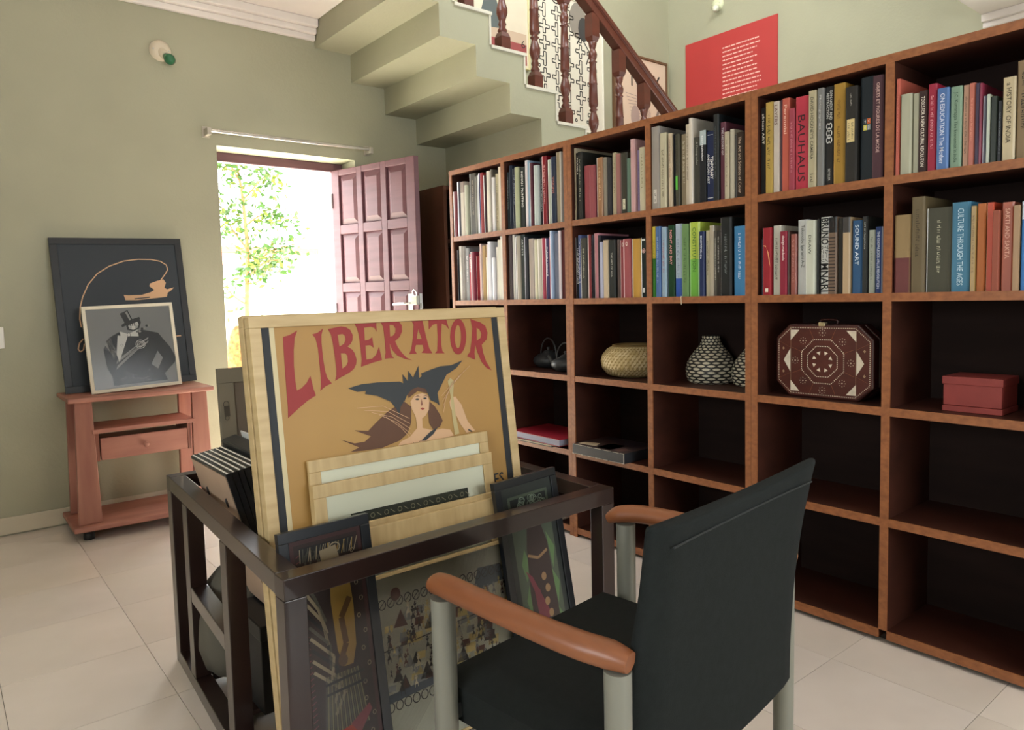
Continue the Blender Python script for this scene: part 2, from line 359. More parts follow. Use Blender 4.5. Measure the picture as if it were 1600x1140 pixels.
# ------------------------------------------------------------------ framed posters on the stair wall
INK = mat('2a2622', .7); CREAM = mat('d8ccb4', .7, .04, (5,5,5)); 
def wallp(x, z, off=0): return (x, YB-.022-off, z)
def wall_poster(name, label, x0, x1, z0, z1, fc, bw, art, ground=CREAM):
    o = empty(name, (x0, YB, z0)); tag(o, label, 'poster'); L = lambda m, nm, mt: m.build(nm, mt, o)
    W_, H_ = x1-x0, z1-z0
    fr = MB()
    for a in ((0, W_, 0, bw), (0, W_, H_-bw, H_), (0, bw, bw, H_-bw), (W_-bw, W_, bw, H_-bw)): fr.box(a[0], a[1], -.03, -.001, a[2], a[3])
    fr.build('frame', fc, o, bevel=.002)
    p = MB().box(bw, W_-bw, -.018, -.002, bw, H_-bw); p.build('sheet', ground, o)
    am = MB(); mats = art(am, lambda a, b: (a, -.019, b), W_, H_)
    am.build('artwork', mats, o)
    return o
def art_cone(m, fn, W_, H_):
    rx = W_-.35
    m.rect(.03, W_-.03, .03, .19, fn, 2); m.rect(.03, W_-.03, .19, .27, fn, 3)
    m.poly([(.10, .25), (.355, .27), (.26, .56), (.24, .64), (.2, .56)], lambda a, b: (a, -.0195, b), 0)
    m.stroke([(W_-.20, .75), (W_-.17, .82), (W_-.14, .74), (W_-.11, .84), (W_-.08, .78)], .012, fn, 1)
    for i, ch in enumerate(('8', '6')): put_text(m, ch, W_-.085, W_-.045, .07+.09*i, .13+.09*i, lambda a, b: (a, -.0195, b), 1)
    return [mat('5a6260', .7), INK, mat('964644', .7), mat('c0a890', .7)]
wall_poster('wall_poster', 'tall cream poster with grey cone and red base, beside upper balusters', 3.25, 3.862, 2.96, 4.05, mat('d6cc9a', .6), .012, art_cone)
def art_grid(m, fn, W_, H_):
    cs = .135; x0, z0 = .10, .15
    for i in range(5):
        for j in range(8):
            cx, cz = x0+cs*i+.02*j*.0, z0+cs*j*.95
            if (i == 3 and j > 5) or (i == 4 and j > 5): continue
            w2, t = cs*.40, cs*.10
            if (i, j) in ((0, 0), (1, 7), (4, 5)):
                m.ring(cx, cz, .055, .055, .012, fn, 0); m.ring(cx, cz, .032, .032, .01, fn, 0); continue
            pts = [(-t,-w2), (t,-w2), (t,-t), (w2,-t), (w2,t), (t,t), (t,w2), (-t,w2), (-t,t), (-w2,t), (-w2,-t), (-t,-t), (-t,-w2)] if (i+j) % 3 else [(-w2,-t), (-t,-t), (-t,-w2), (t,-w2), (t,w2), (-t,w2), (-t,t), (-w2,t), (-w2,-t)]
            m.stroke([(cx+a, cz+b) for a, b in pts], .009, fn, 0)
            if j in (0, 7) or i == 0: m.ring(cx-cs*.45, cz-cs*.45, .016, .016, .009, fn, 0, 8)
    m.disc(W_*.62, H_-.16, .10, .15, fn, 1); m.disc(W_*.70, H_-.22, .06, .10, lambda a, b: (a, -.0195, b), 2); m.stroke([(W_*.6, H_-.35), (W_*.66, H_-.28), (W_*.8, H_-.4), (W_*.74, H_-.5)], .012, fn, 0)
    m.poly([(.02, .38), (.05, .36), (.14, .10), (.11, .16)], fn, 3)
    return [INK, mat('8c8478', .7), mat('3c3a38', .7), mat('7c4a44', .7)]
wall_poster('wall_poster', 'white poster with outlined black cross grid, behind the middle balusters', 3.925, 4.70, 2.55, 3.62, mat('e4e0d2', .6), .008, art_grid, mat('ddd6c4', .7))
def art_three(m, fn, W_, H_):
    fa = lambda a, b: (a, -.0195, b)
    put_text(m, 'NSKY', W_-.50, W_-.10, H_-.28, H_-.14, fa, 0, .01)
    for i, ch in enumerate('Y 8 0'):
        if ch != ' ': put_text(m, ch, .05, .10, .42+.075*i, .48+.075*i, fa, 0, .01)
    scribble(m, .05, .60, .0, .001, fa, 0, 1)
    for k in range(9): m.stroke([(.16+.012*k, H_-.35-.03*k), (.3, H_-.36-.025*k), (.45, H_-.42-.03*k), (.5, H_-.5-.02*k)], .006, fa, 1)
    m.stroke([(W_-.20, .30), (W_-.10, .48), (W_-.13, .62), (W_-.22, .66), (W_-.3, .58)], .03, fa, 2)
    m.disc(W_-.3, .22, .12, .10, fn, 3); m.disc(W_-.45, .35, .06, .1, fn, 1)
    for k in range(12): m.rect(.055, .075, .06+.025*k, .07+.025*k, fa, 0)
    return [INK, mat('b09a90', .7), mat('8a7a70', .7), mat('c05048', .7)]
wall_poster('wall_poster', 'beige illustrated poster in brown frame, where handrail meets the wall corner', 4.83, 5.565, 2.42, 3.315, mat('6a4a30', .5), .02, art_three, mat('dcc4ac', .7))
# red board on the far right wall: flat board with rows of small white lettering
rb = empty("red_board", (5.6195, 4.285, 2.3)); tag(rb, "large red wall board with lines of small white text", "board")
MB().box(-.012, 0, -.93, 0, 0, 1.14).build('panel', mat('b23432', .5, .04, (3,3,3)), rb)
m = MB(); rd = random.Random(2)
for k in range(20):
    b = 1.0-.036*k; a = .40; end = rd.choice((.76, .78, .74, .77, .70)); a0 = a
    while a0 < end:
        l = rd.uniform(.015, .05); m.rect(a0, min(a0+l, end), b, b+.010, lambda a_, b_: (-.0126, -a_, b_)); a0 += l+.007
m.build('lettering', mat('eeb8ac', .6), rb)

# bulb holders
def holder(name, loc, rz, label, bulb_c, mount):
    o = empty(name, loc, (0, 0, rz)); tag(o, label, 'light fitting')
    m = MB(); m.lathe([(.0005, -.028), (.03, -.028), (.055, -.018), (.058, 0)], (0,0,0), 24, axis='Y'); m.build('base_plate', mat(mount, .4), o)
    d = Vector((.30, -.75, -.6)).normalized()
    m = MB(); m.tube([d*.01, d*.055, d*.06], [.026, .026, .022], n=16); m.build('socket', mat(mount, .35), o)
    m = MB(); m.tube([d*.05, d*.07, d*.085, d*.105, d*.125, d*.138], [.014, .018, .027, .030, .022, .006], n=16); m.build('bulb', mat(*bulb_c), o)
    m = MB()
    for a in (0, PI): m.tube([(.04*math.cos(a), -.022, .04*math.sin(a)), (.04*math.cos(a), -.028, .04*math.sin(a))], .004, n=8)
    m.build('screw', STEEL, o)
holder('bulb_holder', (1.117, YB, 2.60), 0, 'white round bulb holder with a green bulb, above the side table', ('2f6a48', .2), 'd8ccb4')
holder('bulb_holder', (5.62, 3.94, 3.70), -PI/2, 'pale bulb holder high on right wall above red board', ('dcdcc8', .2), 'd8dcb8')
o = empty('light_switch', (.255, YB, 1.02)); tag(o, 'white wall switch at the left edge of the wall', 'switch')
MB().box(-.04, .04, -.012, 0, -.055, .055).build('plate', mat('e8e4da', .35), o, bevel=.004); MB().box(-.012, .012, -.018, -.012, -.02, .02).build('rocker', mat('f0eee6', .3), o, bevel=.003)
# curtain rod
o = empty('curtain_rod', (1.34, YB-.06, 2.178)); tag(o, 'thin silver curtain rod above the doorway', 'curtain rod')
MB().lathe([(.011, 0), (.011, 1.05)], (0,0,0), 14, axis='X').build('rod', mat('d8d4cc', .25, metal=.7), o)
for x in (0, 1.05):
    b = MB(); b.box(x-.012, x+.012, -.022, .06, -.03, .012); b.box(x-.02, x+.02, .05, .06, -.035, .03); b.build('bracket', mat('b8b0a0', .4), o, bevel=.003)
MB().lathe([(.004, -.004), (.006, 0)], (.75, YB, 1.92), 8, axis='Y')
# ------------------------------------------------------------------ bookshelves
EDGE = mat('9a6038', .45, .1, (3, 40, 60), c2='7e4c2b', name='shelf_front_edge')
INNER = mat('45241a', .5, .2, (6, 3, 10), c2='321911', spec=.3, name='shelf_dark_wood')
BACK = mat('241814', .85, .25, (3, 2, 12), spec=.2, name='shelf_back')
XS, XB = 2.372, 2.70
def shelf_unit(y1, y0, label, cols=2, x0=XS, x1=XB, top=1.89):
    o = empty('bookshelf', (x0, y0, 0)); tag(o, label, 'bookshelf', 'bookshelves standing in a row')
    Wd, D = y1-y0, x1-x0
    def board(nm, ya, yb, za, zb, xa=0.0):
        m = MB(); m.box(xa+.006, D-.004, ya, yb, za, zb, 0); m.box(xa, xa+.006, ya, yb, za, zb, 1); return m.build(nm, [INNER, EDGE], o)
    t = .024
    for ya in (0.0005, Wd-t-.0005): board('side_panel', ya, ya+t, 0, top)
    for c in range(1, cols): board('divider', Wd*c/cols-.013, Wd*c/cols+.013, .045, top-.026, .001)
    for i, z in enumerate((.045, .42, .783, 1.151, 1.516)):
        for c in range(cols):
            board('shelf', (t if c == 0 else Wd*c/cols+.013), (Wd-t if c == cols-1 else Wd*(c+1)/cols-.013), (z-.027) if i else .016, z, .0015)
    board('top_board', t, Wd-t, top-.026, top)
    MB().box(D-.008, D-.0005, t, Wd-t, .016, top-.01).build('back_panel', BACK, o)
    MB().box(.04, .055, t, Wd-t, 0, .016).build('plinth', mat('1c100b', .7), o)
    return o
shelf_unit(3.478, 2.497, 'wooden bookshelf nearest the door, full of thin books, teapots below')
shelf_unit(2.497, 1.523, 'wooden bookshelf in the middle of the row, basket and patterned vases below books')
shelf_unit(1.523, .55, 'wooden bookshelf on the right behind the chair, inlaid case and red box')
o = empty('bookcase', (2.68, 4.0, 0)); tag(o, 'dark wooden bookcase standing behind the open door under the stairs', 'bookcase')
for x in (0, .325): MB().box(x, x+.025, 0, .40, 0, 1.905).build('side_panel', mat('553021', .5, .2, (10, 10, 3)), o)
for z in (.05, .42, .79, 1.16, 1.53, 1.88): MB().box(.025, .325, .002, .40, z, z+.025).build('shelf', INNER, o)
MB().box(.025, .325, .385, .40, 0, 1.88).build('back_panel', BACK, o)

# ------------------------------------------------------------------ books, one by one
BK = [(0, 0, 3.453, 3.4161, 0.254, '7c1f2b', (0.4, 'e9e4e8'), []),
(0, 0, 3.4157, 3.3826, 0.305, '3a3848', (0.45, 'f2f2fa'), []),
(0, 0, 3.3793, 3.3411, 0.3, 'cfc4b4', None, ['T8d7d74']),
(0, 0, 3.3407, 3.3138, 0.277, 'b9bda6', (0.3, 'e6e6dc'), []),
(0, 0, 3.3086, 3.2466, 0.335, '57524a', (0.2, 'dfe3e0'), ['-b8a898']),
(0, 0, 3.2462, 3.2309, 0.312, '8d8a80', None, []),
(0, 0, 3.2305, 3.2153, 0.317, 'c9ced2', None, []),
(0, 0, 3.2149, 3.1936, 0.325, '2a2f66', (0.4, 'e8e8f4'), []),
(0, 0, 3.1932, 3.1659, 0.324, '9c1c20', (0.2, 'd8c8d8'), []),
(0, 0, 3.1655, 3.1446, 0.307, '3a1418', (0.4, 'f4f0f0'), []),
(0, 0, 3.1442, 3.1175, 0.326, 'efe9d8', None, []),
(0, 0, 3.1171, 3.0995, 0.332, '7a7468', (0.35, 'dcdcdc'), []),
(0, 0, 3.0991, 3.0758, 0.287, 'e8e8ea', None, []),
(0, 0, 3.0754, 3.0483, 0.302, 'c8bf9c', None, ['-1c1c1c']),
(0, 0, 3.0465, 3.0233, 0.335, 'f0e4d0', None, []),
(1, 0, 2.9735, 2.9574, 0.296, '2c3a40', None, ['-d8dcdc']),
(1, 0, 2.953, 2.9328, 0.327, '27314a', (0.25, '9aa4b8'), []),
(1, 0, 2.9315, 2.9023, 0.308, '1f2a40', (0.2, 'c8d0dc'), ['-8a94a8']),
(1, 0, 2.8981, 2.8676, 0.309, 'a9b08a', (0.2, 'dde0c8'), []),
(1, 0, 2.864, 2.8251, 0.304, '16201e', None, ['INDIAN PAINTING', 'f4f4f0']),
(1, 0, 2.821, 2.7995, 0.332, 'e9dfe2', None, []),
(1, 0, 2.7983, 2.781, 0.327, '8fb0cc', None, []),
(1, 0, 2.7776, 2.7576, 0.313, '5a2030', (0.3, 'f0f0f0'), []),
(1, 0, 2.7519, 2.7165, 0.296, 'b9c6c4', (0.25, 'f4f8f8'), []),
(1, 0, 2.7154, 2.6959, 0.33, '2b2d36', None, ['-f0f0f4']),
(1, 0, 2.6932, 2.6602, 0.332, '8e1420', (0.25, 'e8c8cc'), ['-e8b0b0']),
(1, 0, 2.6467, 2.6251, 0.307, 'b7bfae', (0.3, 'f4f4f0'), []),
(1, 0, 2.6235, 2.5932, 0.317, '25304a', (0.15, 'e0e4ec'), ['VISIONS', 'c07868']),
(1, 0, 2.5905, 2.558, 0.334, '9a8d6c', (0.12, 'eeeae0'), []),
(1, 0, 2.557, 2.5476, 0.332, 'd8d4cc', None, []),
(1, 0, 2.5471, 2.5301, 0.287, '2a2c2e', None, []),
(0, 1, 3.453, 3.4316, 0.289, '1c2c3c', (0.3, 'f0f4f8'), []),
(0, 1, 3.4312, 3.4113, 0.311, 'd0c6b8', None, []),
(0, 1, 3.4109, 3.3939, 0.309, 'e0dcd4', None, []),
(0, 1, 3.3925, 3.3646, 0.306, '8a8684', (0.3, 'f4f4f4'), []),
(0, 1, 3.3626, 3.329, 0.295, '8e9094', None, ['-f4f4f4']),
(0, 1, 3.3264, 3.2979, 0.258, 'b83a48', None, ['LIFESTYLE', 'f4e8e8']),
(0, 1, 3.2959, 3.2658, 0.27, '8c2a40', (0.3, 'f0e4e8'), []),
(0, 1, 3.2645, 3.2385, 0.244, 'a01828', (0.3, 'f4e4e8'), []),
(0, 1, 3.2366, 3.2196, 0.27, 'e8a8b0', None, []),
(0, 1, 3.2192, 3.209, 0.309, 'e6c9c6', None, []),
(0, 1, 3.2078, 3.1792, 0.299, 'c09a5e', (0.25, 'f0e4c4'), []),
(0, 1, 3.178, 3.162, 0.233, 'ece6d0', None, []),
(0, 1, 3.1608, 3.1449, 0.301, 'd8c0c8', (0.4, 'ffffff'), []),
(0, 1, 3.1443, 3.1171, 0.315, 'dfe2ee', None, []),
(0, 1, 3.1093, 3.0854, 0.227, 'e6e6f0', (0.5, 'ffffff'), []),
(0, 1, 3.0812, 3.0617, 0.282, 'eceade', None, []),
(0, 1, 3.0606, 3.0325, 0.319, 'dcdccc', None, []),
(0, 1, 3.0296, 3.0076, 0.335, 'f0f0e8', None, []),
(1, 1, 2.9735, 2.9622, 0.324, '6e4a44', (0.4, 'e4d8c8'), []),
(1, 1, 2.961, 2.9387, 0.335, '55484c', None, []),
(1, 1, 2.9375, 2.9191, 0.335, 'd9dbd8', None, []),
(1, 1, 2.9178, 2.8959, 0.323, '5e5e60', (0.35, 'ffffff'), []),
(1, 1, 2.8947, 2.8617, 0.325, 'a39a88', (0.25, 'eeeeea'), []),
(1, 1, 2.8599, 2.8315, 0.33, '2c3634', None, ['ARTISTS', 'c8d0cc']),
(1, 1, 2.8291, 2.8057, 0.316, '232530', (0.3, 'd0d0e0'), []),
(1, 1, 2.8028, 2.7681, 0.305, 'b6a79c', (0.25, 'f0ece0'), []),
(1, 1, 2.7652, 2.7436, 0.298, 'd9d5b4', (0.3, 'fffff0'), []),
(1, 1, 2.7413, 2.7086, 0.3, 'c0b8a4', (0.35, 'f4f0e8'), []),
(1, 1, 2.7075, 2.6853, 0.301, 'b4324c', (0.3, 'f0dde4'), []),
(1, 1, 2.6836, 2.6589, 0.299, '372c66', (0.3, 'ece8f4'), ['-f0f0f4']),
(1, 1, 2.6578, 2.6371, 0.303, 'b36a7c', None, []),
(1, 1, 2.6344, 2.6209, 0.33, '9fb8dc', (0.4, 'f4f8ff'), []),
(1, 1, 2.6198, 2.5915, 0.316, '8890a8', None, []),
(1, 1, 2.573, 2.5582, 0.326, 'e8dce0', None, []),
(1, 1, 2.5572, 2.5302, 0.328, '5a1618', None, []),
(2, 0, 2.472, 2.4596, 0.334, 'b8a888', None, ['-3c3020']),
(2, 0, 2.4585, 2.4367, 0.309, '1e1e1c', None, ['TRAVELS', 'f0ece0']),
(2, 0, 2.4357, 2.4099, 0.309, '23241e', None, ['-a8a898']),
(2, 0, 2.4035, 2.3623, 0.242, 'a04048', None, []),
(2, 0, 2.3613, 2.325, 0.236, '984048', None, []),
(2, 0, 2.3209, 2.2823, 0.264, 'a87850', (0.2, 'f0ece4'), ['-e8c8a0']),
(2, 0, 2.2813, 2.2603, 0.26, '8c8474', None, []),
(2, 0, 2.2593, 2.2356, 0.254, '2c2c30', None, []),
(2, 0, 2.2297, 2.2063, 0.272, 'b8ad88', None, ['-584c34']),
(2, 0, 2.2044, 2.1755, 0.263, 'a06860', None, []),
(2, 0, 2.1736, 2.1348, 0.261, '3a382a', None, ['Ld8d4b8']),
(2, 0, 2.1339, 2.1139, 0.232, '5c7c68', None, []),
(2, 0, 2.1125, 2.0877, 0.308, 'd0a0a0', (0.2, 'e8c8c4'), []),
(2, 0, 2.0863, 2.0645, 0.26, '9884b0', None, ['-6c5488']),
(2, 0, 2.0631, 2.0322, 0.265, 'c8c0a0', None, ['-787050']),
(2, 1, 2.472, 2.4443, 0.286, '22242c', (0.15, 'f0f0f0'), ['-e8e8e8']),
(2, 1, 2.4433, 2.4241, 0.294, '4a5c94', None, ['-e0e4f4']),
(2, 1, 2.4231, 2.3831, 0.279, '34342c', (0.12, 'ffffff'), ['-a8a890']),
(2, 1, 2.3812, 2.3625, 0.291, '902c30', (0.4, 'ecdcdc'), []),
(2, 1, 2.3615, 2.3488, 0.289, '201420', (0.2, 'f4f4f4'), []),
(2, 1, 2.3478, 2.3208, 0.295, 'd88c98', (0.15, 'ffffff'), []),
(2, 1, 2.3198, 2.3036, 0.284, '1c1824', None, []),
(2, 1, 2.3026, 2.2818, 0.252, 'b4b8d4', None, []),
(2, 1, 2.2808, 2.2509, 0.259, 'c8b494', None, []),
(2, 1, 2.2495, 2.2104, 0.257, '20221e', None, ['THE ART OF ASIA', 'a8a8a0']),
(2, 1, 2.2086, 2.1932, 0.257, '6c5c58', None, []),
(2, 1, 2.1923, 2.1618, 0.254, 'a84c50', (0.15, 'f4e4e8'), ['O', 'f4f0e0']),
(2, 1, 2.1609, 2.1221, 0.255, 'a84c50', (0.15, 'f4e4e8'), ['O', 'f4f0e0']),
(2, 1, 2.1213, 2.0704, 0.252, 'd09c38', (0.2, 'fffff0'), []),
(2, 1, 2.0687, 2.0325, 0.253, '1e2c2c', (0.2, 'ffffff'), ['C9c8480']),
(3, 0, 1.996, 1.9534, 0.335, 'a09890', None, ['Lc8c4bc']),
(3, 0, 1.9524, 1.9192, 0.303, 'c4bc9c', None, ['-504830']),
(3, 0, 1.9187, 1.9099, 0.282, '5c2420', None, []),
(3, 0, 1.9094, 1.8918, 0.295, 'c8b494', None, ['-6c3c28']),
(3, 0, 1.8913, 1.8764, 0.291, '1c1c28', None, []),
(3, 0, 1.8754, 1.8563, 0.286, '4c4838', None, ['G58b83c']),
(3, 0, 1.8554, 1.8275, 0.282, '9a8a6c', None, ['-e0d8c0']),
(3, 0, 1.8266, 1.807, 0.315, 'cfc3ab', None, ['-241c14']),
(3, 0, 1.8061, 1.79, 0.335, 'dcd2c0', None, []),
(3, 0, 1.7891, 1.7608, 0.258, '46463e', None, ['A Photographer', 'b0b0a4']),
(3, 0, 1.759, 1.7299, 0.277, '15171c', None, ['Ta8b4b4', 'expressionism', 'f0f0f0']),
(3, 0, 1.7295, 1.6935, 0.269, '1e2c58', None, ['CONTEMPORARY AMERICAN', 'f0f0f0']),
(3, 0, 1.6926, 1.6688, 0.325, '24282a', None, ['-50585c']),
(3, 0, 1.668, 1.6445, 0.292, '6c3848', None, ['THE HISTORY OF', 'e0dce0']),
(3, 0, 1.6428, 1.6243, 0.251, 'c0b494', None, ['-3c3424']),
(3, 0, 1.6235, 1.6056, 0.258, 'c8c0a8', None, []),
(3, 0, 1.6048, 1.5961, 0.235, '4c4c4c', None, []),
(3, 0, 1.5953, 1.5626, 0.241, '3c3028', None, ['The Art and Science of Color', 'c8b4a0']),
(3, 1, 1.996, 1.9779, 0.294, 'e0c83c', None, ['B3a7c34 .55', '-3c4420']),
(3, 1, 1.977, 1.9519, 0.292, '4a70a8', None, ['-a8c0dc']),
(3, 1, 1.9501, 1.9263, 0.288, '9cb8cc', None, ['-a03c3c']),
(3, 1, 1.9192, 1.8872, 0.292, '1e4428', None, ['NIGHT AND DAY', 'f0a8a8']),
(3, 1, 1.8846, 1.8514, 0.295, 'a8bccc', None, ['B2850a4 .25', '-68788c']),
(3, 1, 1.8493, 1.8154, 0.291, '6c9458', None, ['-2c4c28']),
(3, 1, 1.8129, 1.7624, 0.294, 'b4cc40', None, ['B6cac44 .5', 'CONSTITUTION', '3c6c28']),
(3, 1, 1.7599, 1.7368, 0.254, '1c2c5c', None, ['KNOWING: the', 'f0f4ff']),
(3, 1, 1.7348, 1.7159, 0.256, 'cfc4a0', None, ['-3c3420']),
(3, 1, 1.7151, 1.6952, 0.273, 'b4a890', None, []),
(3, 1, 1.6944, 1.6801, 0.251, '5c5850', None, ['-d0ccc0']),
(3, 1, 1.6797, 1.666, 0.251, '383430', None, ['-e8e8e0']),
(3, 1, 1.6648, 1.6159, 0.298, '1e2020', (0.08, 'ffffff'), ['-7c8484']),
(3, 1, 1.6111, 1.5575, 0.261, '3c8cc8', None, ['-e8f4ff']),
(4, 0, 1.498, 1.4753, 0.31, '1a1816', None, ['african ART', 'f4ecdc']),
(4, 0, 1.474, 1.4431, 0.322, 'c0a048', None, ['-3c3010']),
(4, 0, 1.4422, 1.4194, 0.319, 'c8bcac', None, ['LAYERS', '5c3430']),
(4, 0, 1.4185, 1.4107, 0.321, '5c3440', None, []),
(4, 0, 1.4098, 1.3814, 0.322, 'cc5c48', None, ['Perennial', 'f0c8b4']),
(4, 0, 1.3797, 1.3585, 0.281, 'a83c4c', None, ['-d89098']),
(4, 0, 1.3572, 1.31, 0.314, 'c83044', None, ['BAUHAUS', '2c0c14']),
(4, 0, 1.3088, 1.2789, 0.324, 'b8ac88', None, ["DAVID HOCKNEY'S CAMERA", '3c3c30']),
(4, 0, 1.2773, 1.2554, 0.326, '7c7c78', None, ['Photographers', 'c8c8c4']),
(4, 0, 1.2546, 1.2246, 0.327, '2c2c2e', None, ['ORNAMENT AND ABSTRACTION', 'c8c8c4']),
(4, 0, 1.2234, 1.1841, 0.327, 'b08428', None, ['-6c4c14']),
(4, 0, 1.1803, 1.1403, 0.306, '26241f', None, ['M']),
(4, 0, 1.1381, 1.0927, 0.328, '1c2830', None, ['TOYO']),
(4, 0, 1.092, 1.057, 0.32, '4c2c34', None, ['OBJETS ET FIGURES DE LA MODE', 'c8a8a0']),
(4, 1, 1.4939, 1.4818, 0.202, '2c2038', None, []),
(4, 1, 1.481, 1.447, 0.243, 'a81c28', (0.1, 'f8f0f0'), ['S']),
(4, 1, 1.4441, 1.414, 0.248, 'c8c4b4', None, ['-34342c']),
(4, 1, 1.4122, 1.386, 0.225, '981c34', (0.08, 'e8c8b8'), ['design methods', 'f0dcd8']),
(4, 1, 1.3856, 1.3781, 0.225, '4c3028', None, []),
(4, 1, 1.3774, 1.3549, 0.213, 'a85c50', None, ['-d0988c']),
(4, 1, 1.3535, 1.3161, 0.26, 'c8ccc8', None, ['Takenobu Igarashi A-Z', '50544c']),
(4, 1, 1.3154, 1.2816, 0.254, 'c8ccb8', None, ['DRAW', '4c4c44']),
(4, 1, 1.2809, 1.2709, 0.256, '1c1c1a', None, []),
(4, 1, 1.2696, 1.2361, 0.261, 'e0e0d8', None, ['BRUNO ブルーノ MNARI', '181818']),
(4, 1, 1.2354, 1.2048, 0.257, '7c6450', None, ['T1c1c1c', 'R']),
(4, 1, 1.2039, 1.1868, 0.251, '2c2820', None, []),
(4, 1, 1.1849, 1.1599, 0.252, 'b89c74', None, ['T34302c']),
(4, 1, 1.1574, 1.1238, 0.239, '2c5a88', None, ['SOUND ART', 'dceaf4']),
(4, 1, 1.1232, 1.1069, 0.249, '2c2e2c', None, ['ART OF PROJECTION', 'a8aca8']),
(4, 1, 1.1057, 1.0852, 0.204, 'acb4a4', None, ['-586050']),
(4, 1, 1.0848, 1.0627, 0.213, '203c78', None, ['THE KNOWLEDGE-VALUE REVOLUTION', 'd8e0f0']),
(4, 1, 1.0618, 1.0557, 0.212, '2c3048', None, []),
(5, 0, 1.0225, 1.0101, 0.296, 'c85c48', None, ['-d88870']),
(5, 0, 1.0091, 0.9753, 0.245, 'b4b498', None, []),
(5, 0, 0.9747, 0.9571, 0.242, 'bcbca0', None, []),
(5, 0, 0.9561, 0.9296, 0.243, '3c2420', None, ['TOOLS FOR A NEW CULTURAL REVOLUTION', 'ece4d4']),
(5, 0, 0.9289, 0.9044, 0.257, 'a81c38', None, ['-e0a0a4']),
(5, 0, 0.9038, 0.8706, 0.238, '5078b4', None, ['ON EDUCATION The Mother', 'd8e0ec']),
(5, 0, 0.87, 0.8387, 0.236, '84a488', None, ['J.C. Kumarappa The Economist in India', '34503c']),
(5, 0, 0.8379, 0.821, 0.235, 'cc9c80', None, ['-584838']),
(5, 0, 0.8206, 0.8047, 0.236, 'c86c58', None, ['-e0a088']),
(5, 0, 0.8042, 0.7926, 0.232, '443454', None, []),
(5, 0, 0.7921, 0.784, 0.229, '8c2c44', None, []),
(5, 0, 0.7832, 0.7733, 0.191, '5c5c6c', (0.3, 'ddddee'), []),
(5, 0, 0.7729, 0.7642, 0.193, 'b4bca8', None, []),
(5, 0, 0.7637, 0.7475, 0.185, '2c342c', None, []),
(5, 0, 0.7469, 0.7359, 0.17, '1e2024', None, ['-8c949c']),
(5, 0, 0.7342, 0.7025, 0.229, 'c4b48c', None, ['a HISTORY OF INDIA', '3c3420']),
(5, 0, 0.7017, 0.6668, 0.267, '8c7450', None, ['-241c10']),
(5, 1, 1.0225, 0.9727, 0.242, 'a08458', None, ['B6c3c3c .45']),
(5, 1, 0.9714, 0.9327, 0.292, '6c5c3c', None, ['-3c3018']),
(5, 1, 0.9315, 0.8604, 0.254, '4c4c3c', (0.07, 'ffffff'), ['-b8b89c']),
(5, 1, 0.8587, 0.8089, 0.263, '3c7c9c', None, ['CULTURE THROUGH THE AGES', 'b4d0dc']),
(5, 1, 0.8073, 0.7921, 0.248, 'a88848', None, ['-584018']),
(5, 1, 0.7916, 0.7696, 0.253, 'b8642c', None, []),
(5, 1, 0.7691, 0.7512, 0.254, 'd04c2c', (0.1, 'fff0c0'), []),
(5, 1, 0.7502, 0.7325, 0.229, '9c4c34', None, []),
(5, 1, 0.7315, 0.7014, 0.25, 'b85c40', None, ['SAKTI AND SAKTA', 'e8b8a0']),
(5, 1, 0.7007, 0.6839, 0.238, 'a8845c', None, []),
(5, 1, 0.6824, 0.6544, 0.247, '2c78c4', None, ['Td0e0ec'])]
ORD = 'first second third fourth fifth sixth seventh eighth ninth tenth eleventh twelfth thirteenth fourteenth fifteenth sixteenth seventeenth eighteenth nineteenth'.split()
def cname(h):
    import colorsys
    r_, g_, b_ = [int(h[i:i+2], 16)/255 for i in (0, 2, 4)]; hh, s, v = colorsys.rgb_to_hsv(r_, g_, b_); hh *= 360
    if s < .13: return 'black' if v < .2 else 'dark grey' if v < .4 else 'grey' if v < .66 else 'pale grey' if v < .84 else 'white'
    if v < .2: return 'black'
    if s < .25 and v > .75: return 'cream' if 20 < hh < 90 else 'pale blue' if 180 < hh < 260 else 'pale pink'
    if hh < 14 or hh > 335: n = ('dark red' if v < .5 else 'red') if s > .5 else ('maroon' if v < .5 else 'pink')
    elif hh < 42: n = ('brown' if v < .72 else 'orange' if s > .6 else 'tan') if v > .35 else 'dark brown'
    elif hh < 68: n = 'yellow' if s > .45 and v > .6 else 'olive' if v < .6 else 'beige'
    elif hh < 165: n = 'dark green' if v < .4 else 'green'
    elif hh < 255: n = 'navy' if v < .45 else 'blue'
    else: n = 'purple'
    return n
def soft(h):
    r_, g_, b_ = [int(h[i:i+2], 16) for i in (0, 2, 4)]; y = .3*r_+.59*g_+.11*b_
    return ''.join('%02x' % int(max(0, min(255, (y+(v-y)*.86)*.96))) for v in (r_, g_, b_))
PAGE = mat('d9d0b8', .8, .08, (2, 90, 2))
BAYS = ('first bay from the door', 'second bay from the door', 'third bay from the door', 'fourth bay from the door', 'fifth bay from the door', 'rightmost bay')
ROWS = ('top row', 'second row'); ZR = (1.516, 1.151); cnt = {}
HEX = re.compile('^[0-9a-f]{6}$')
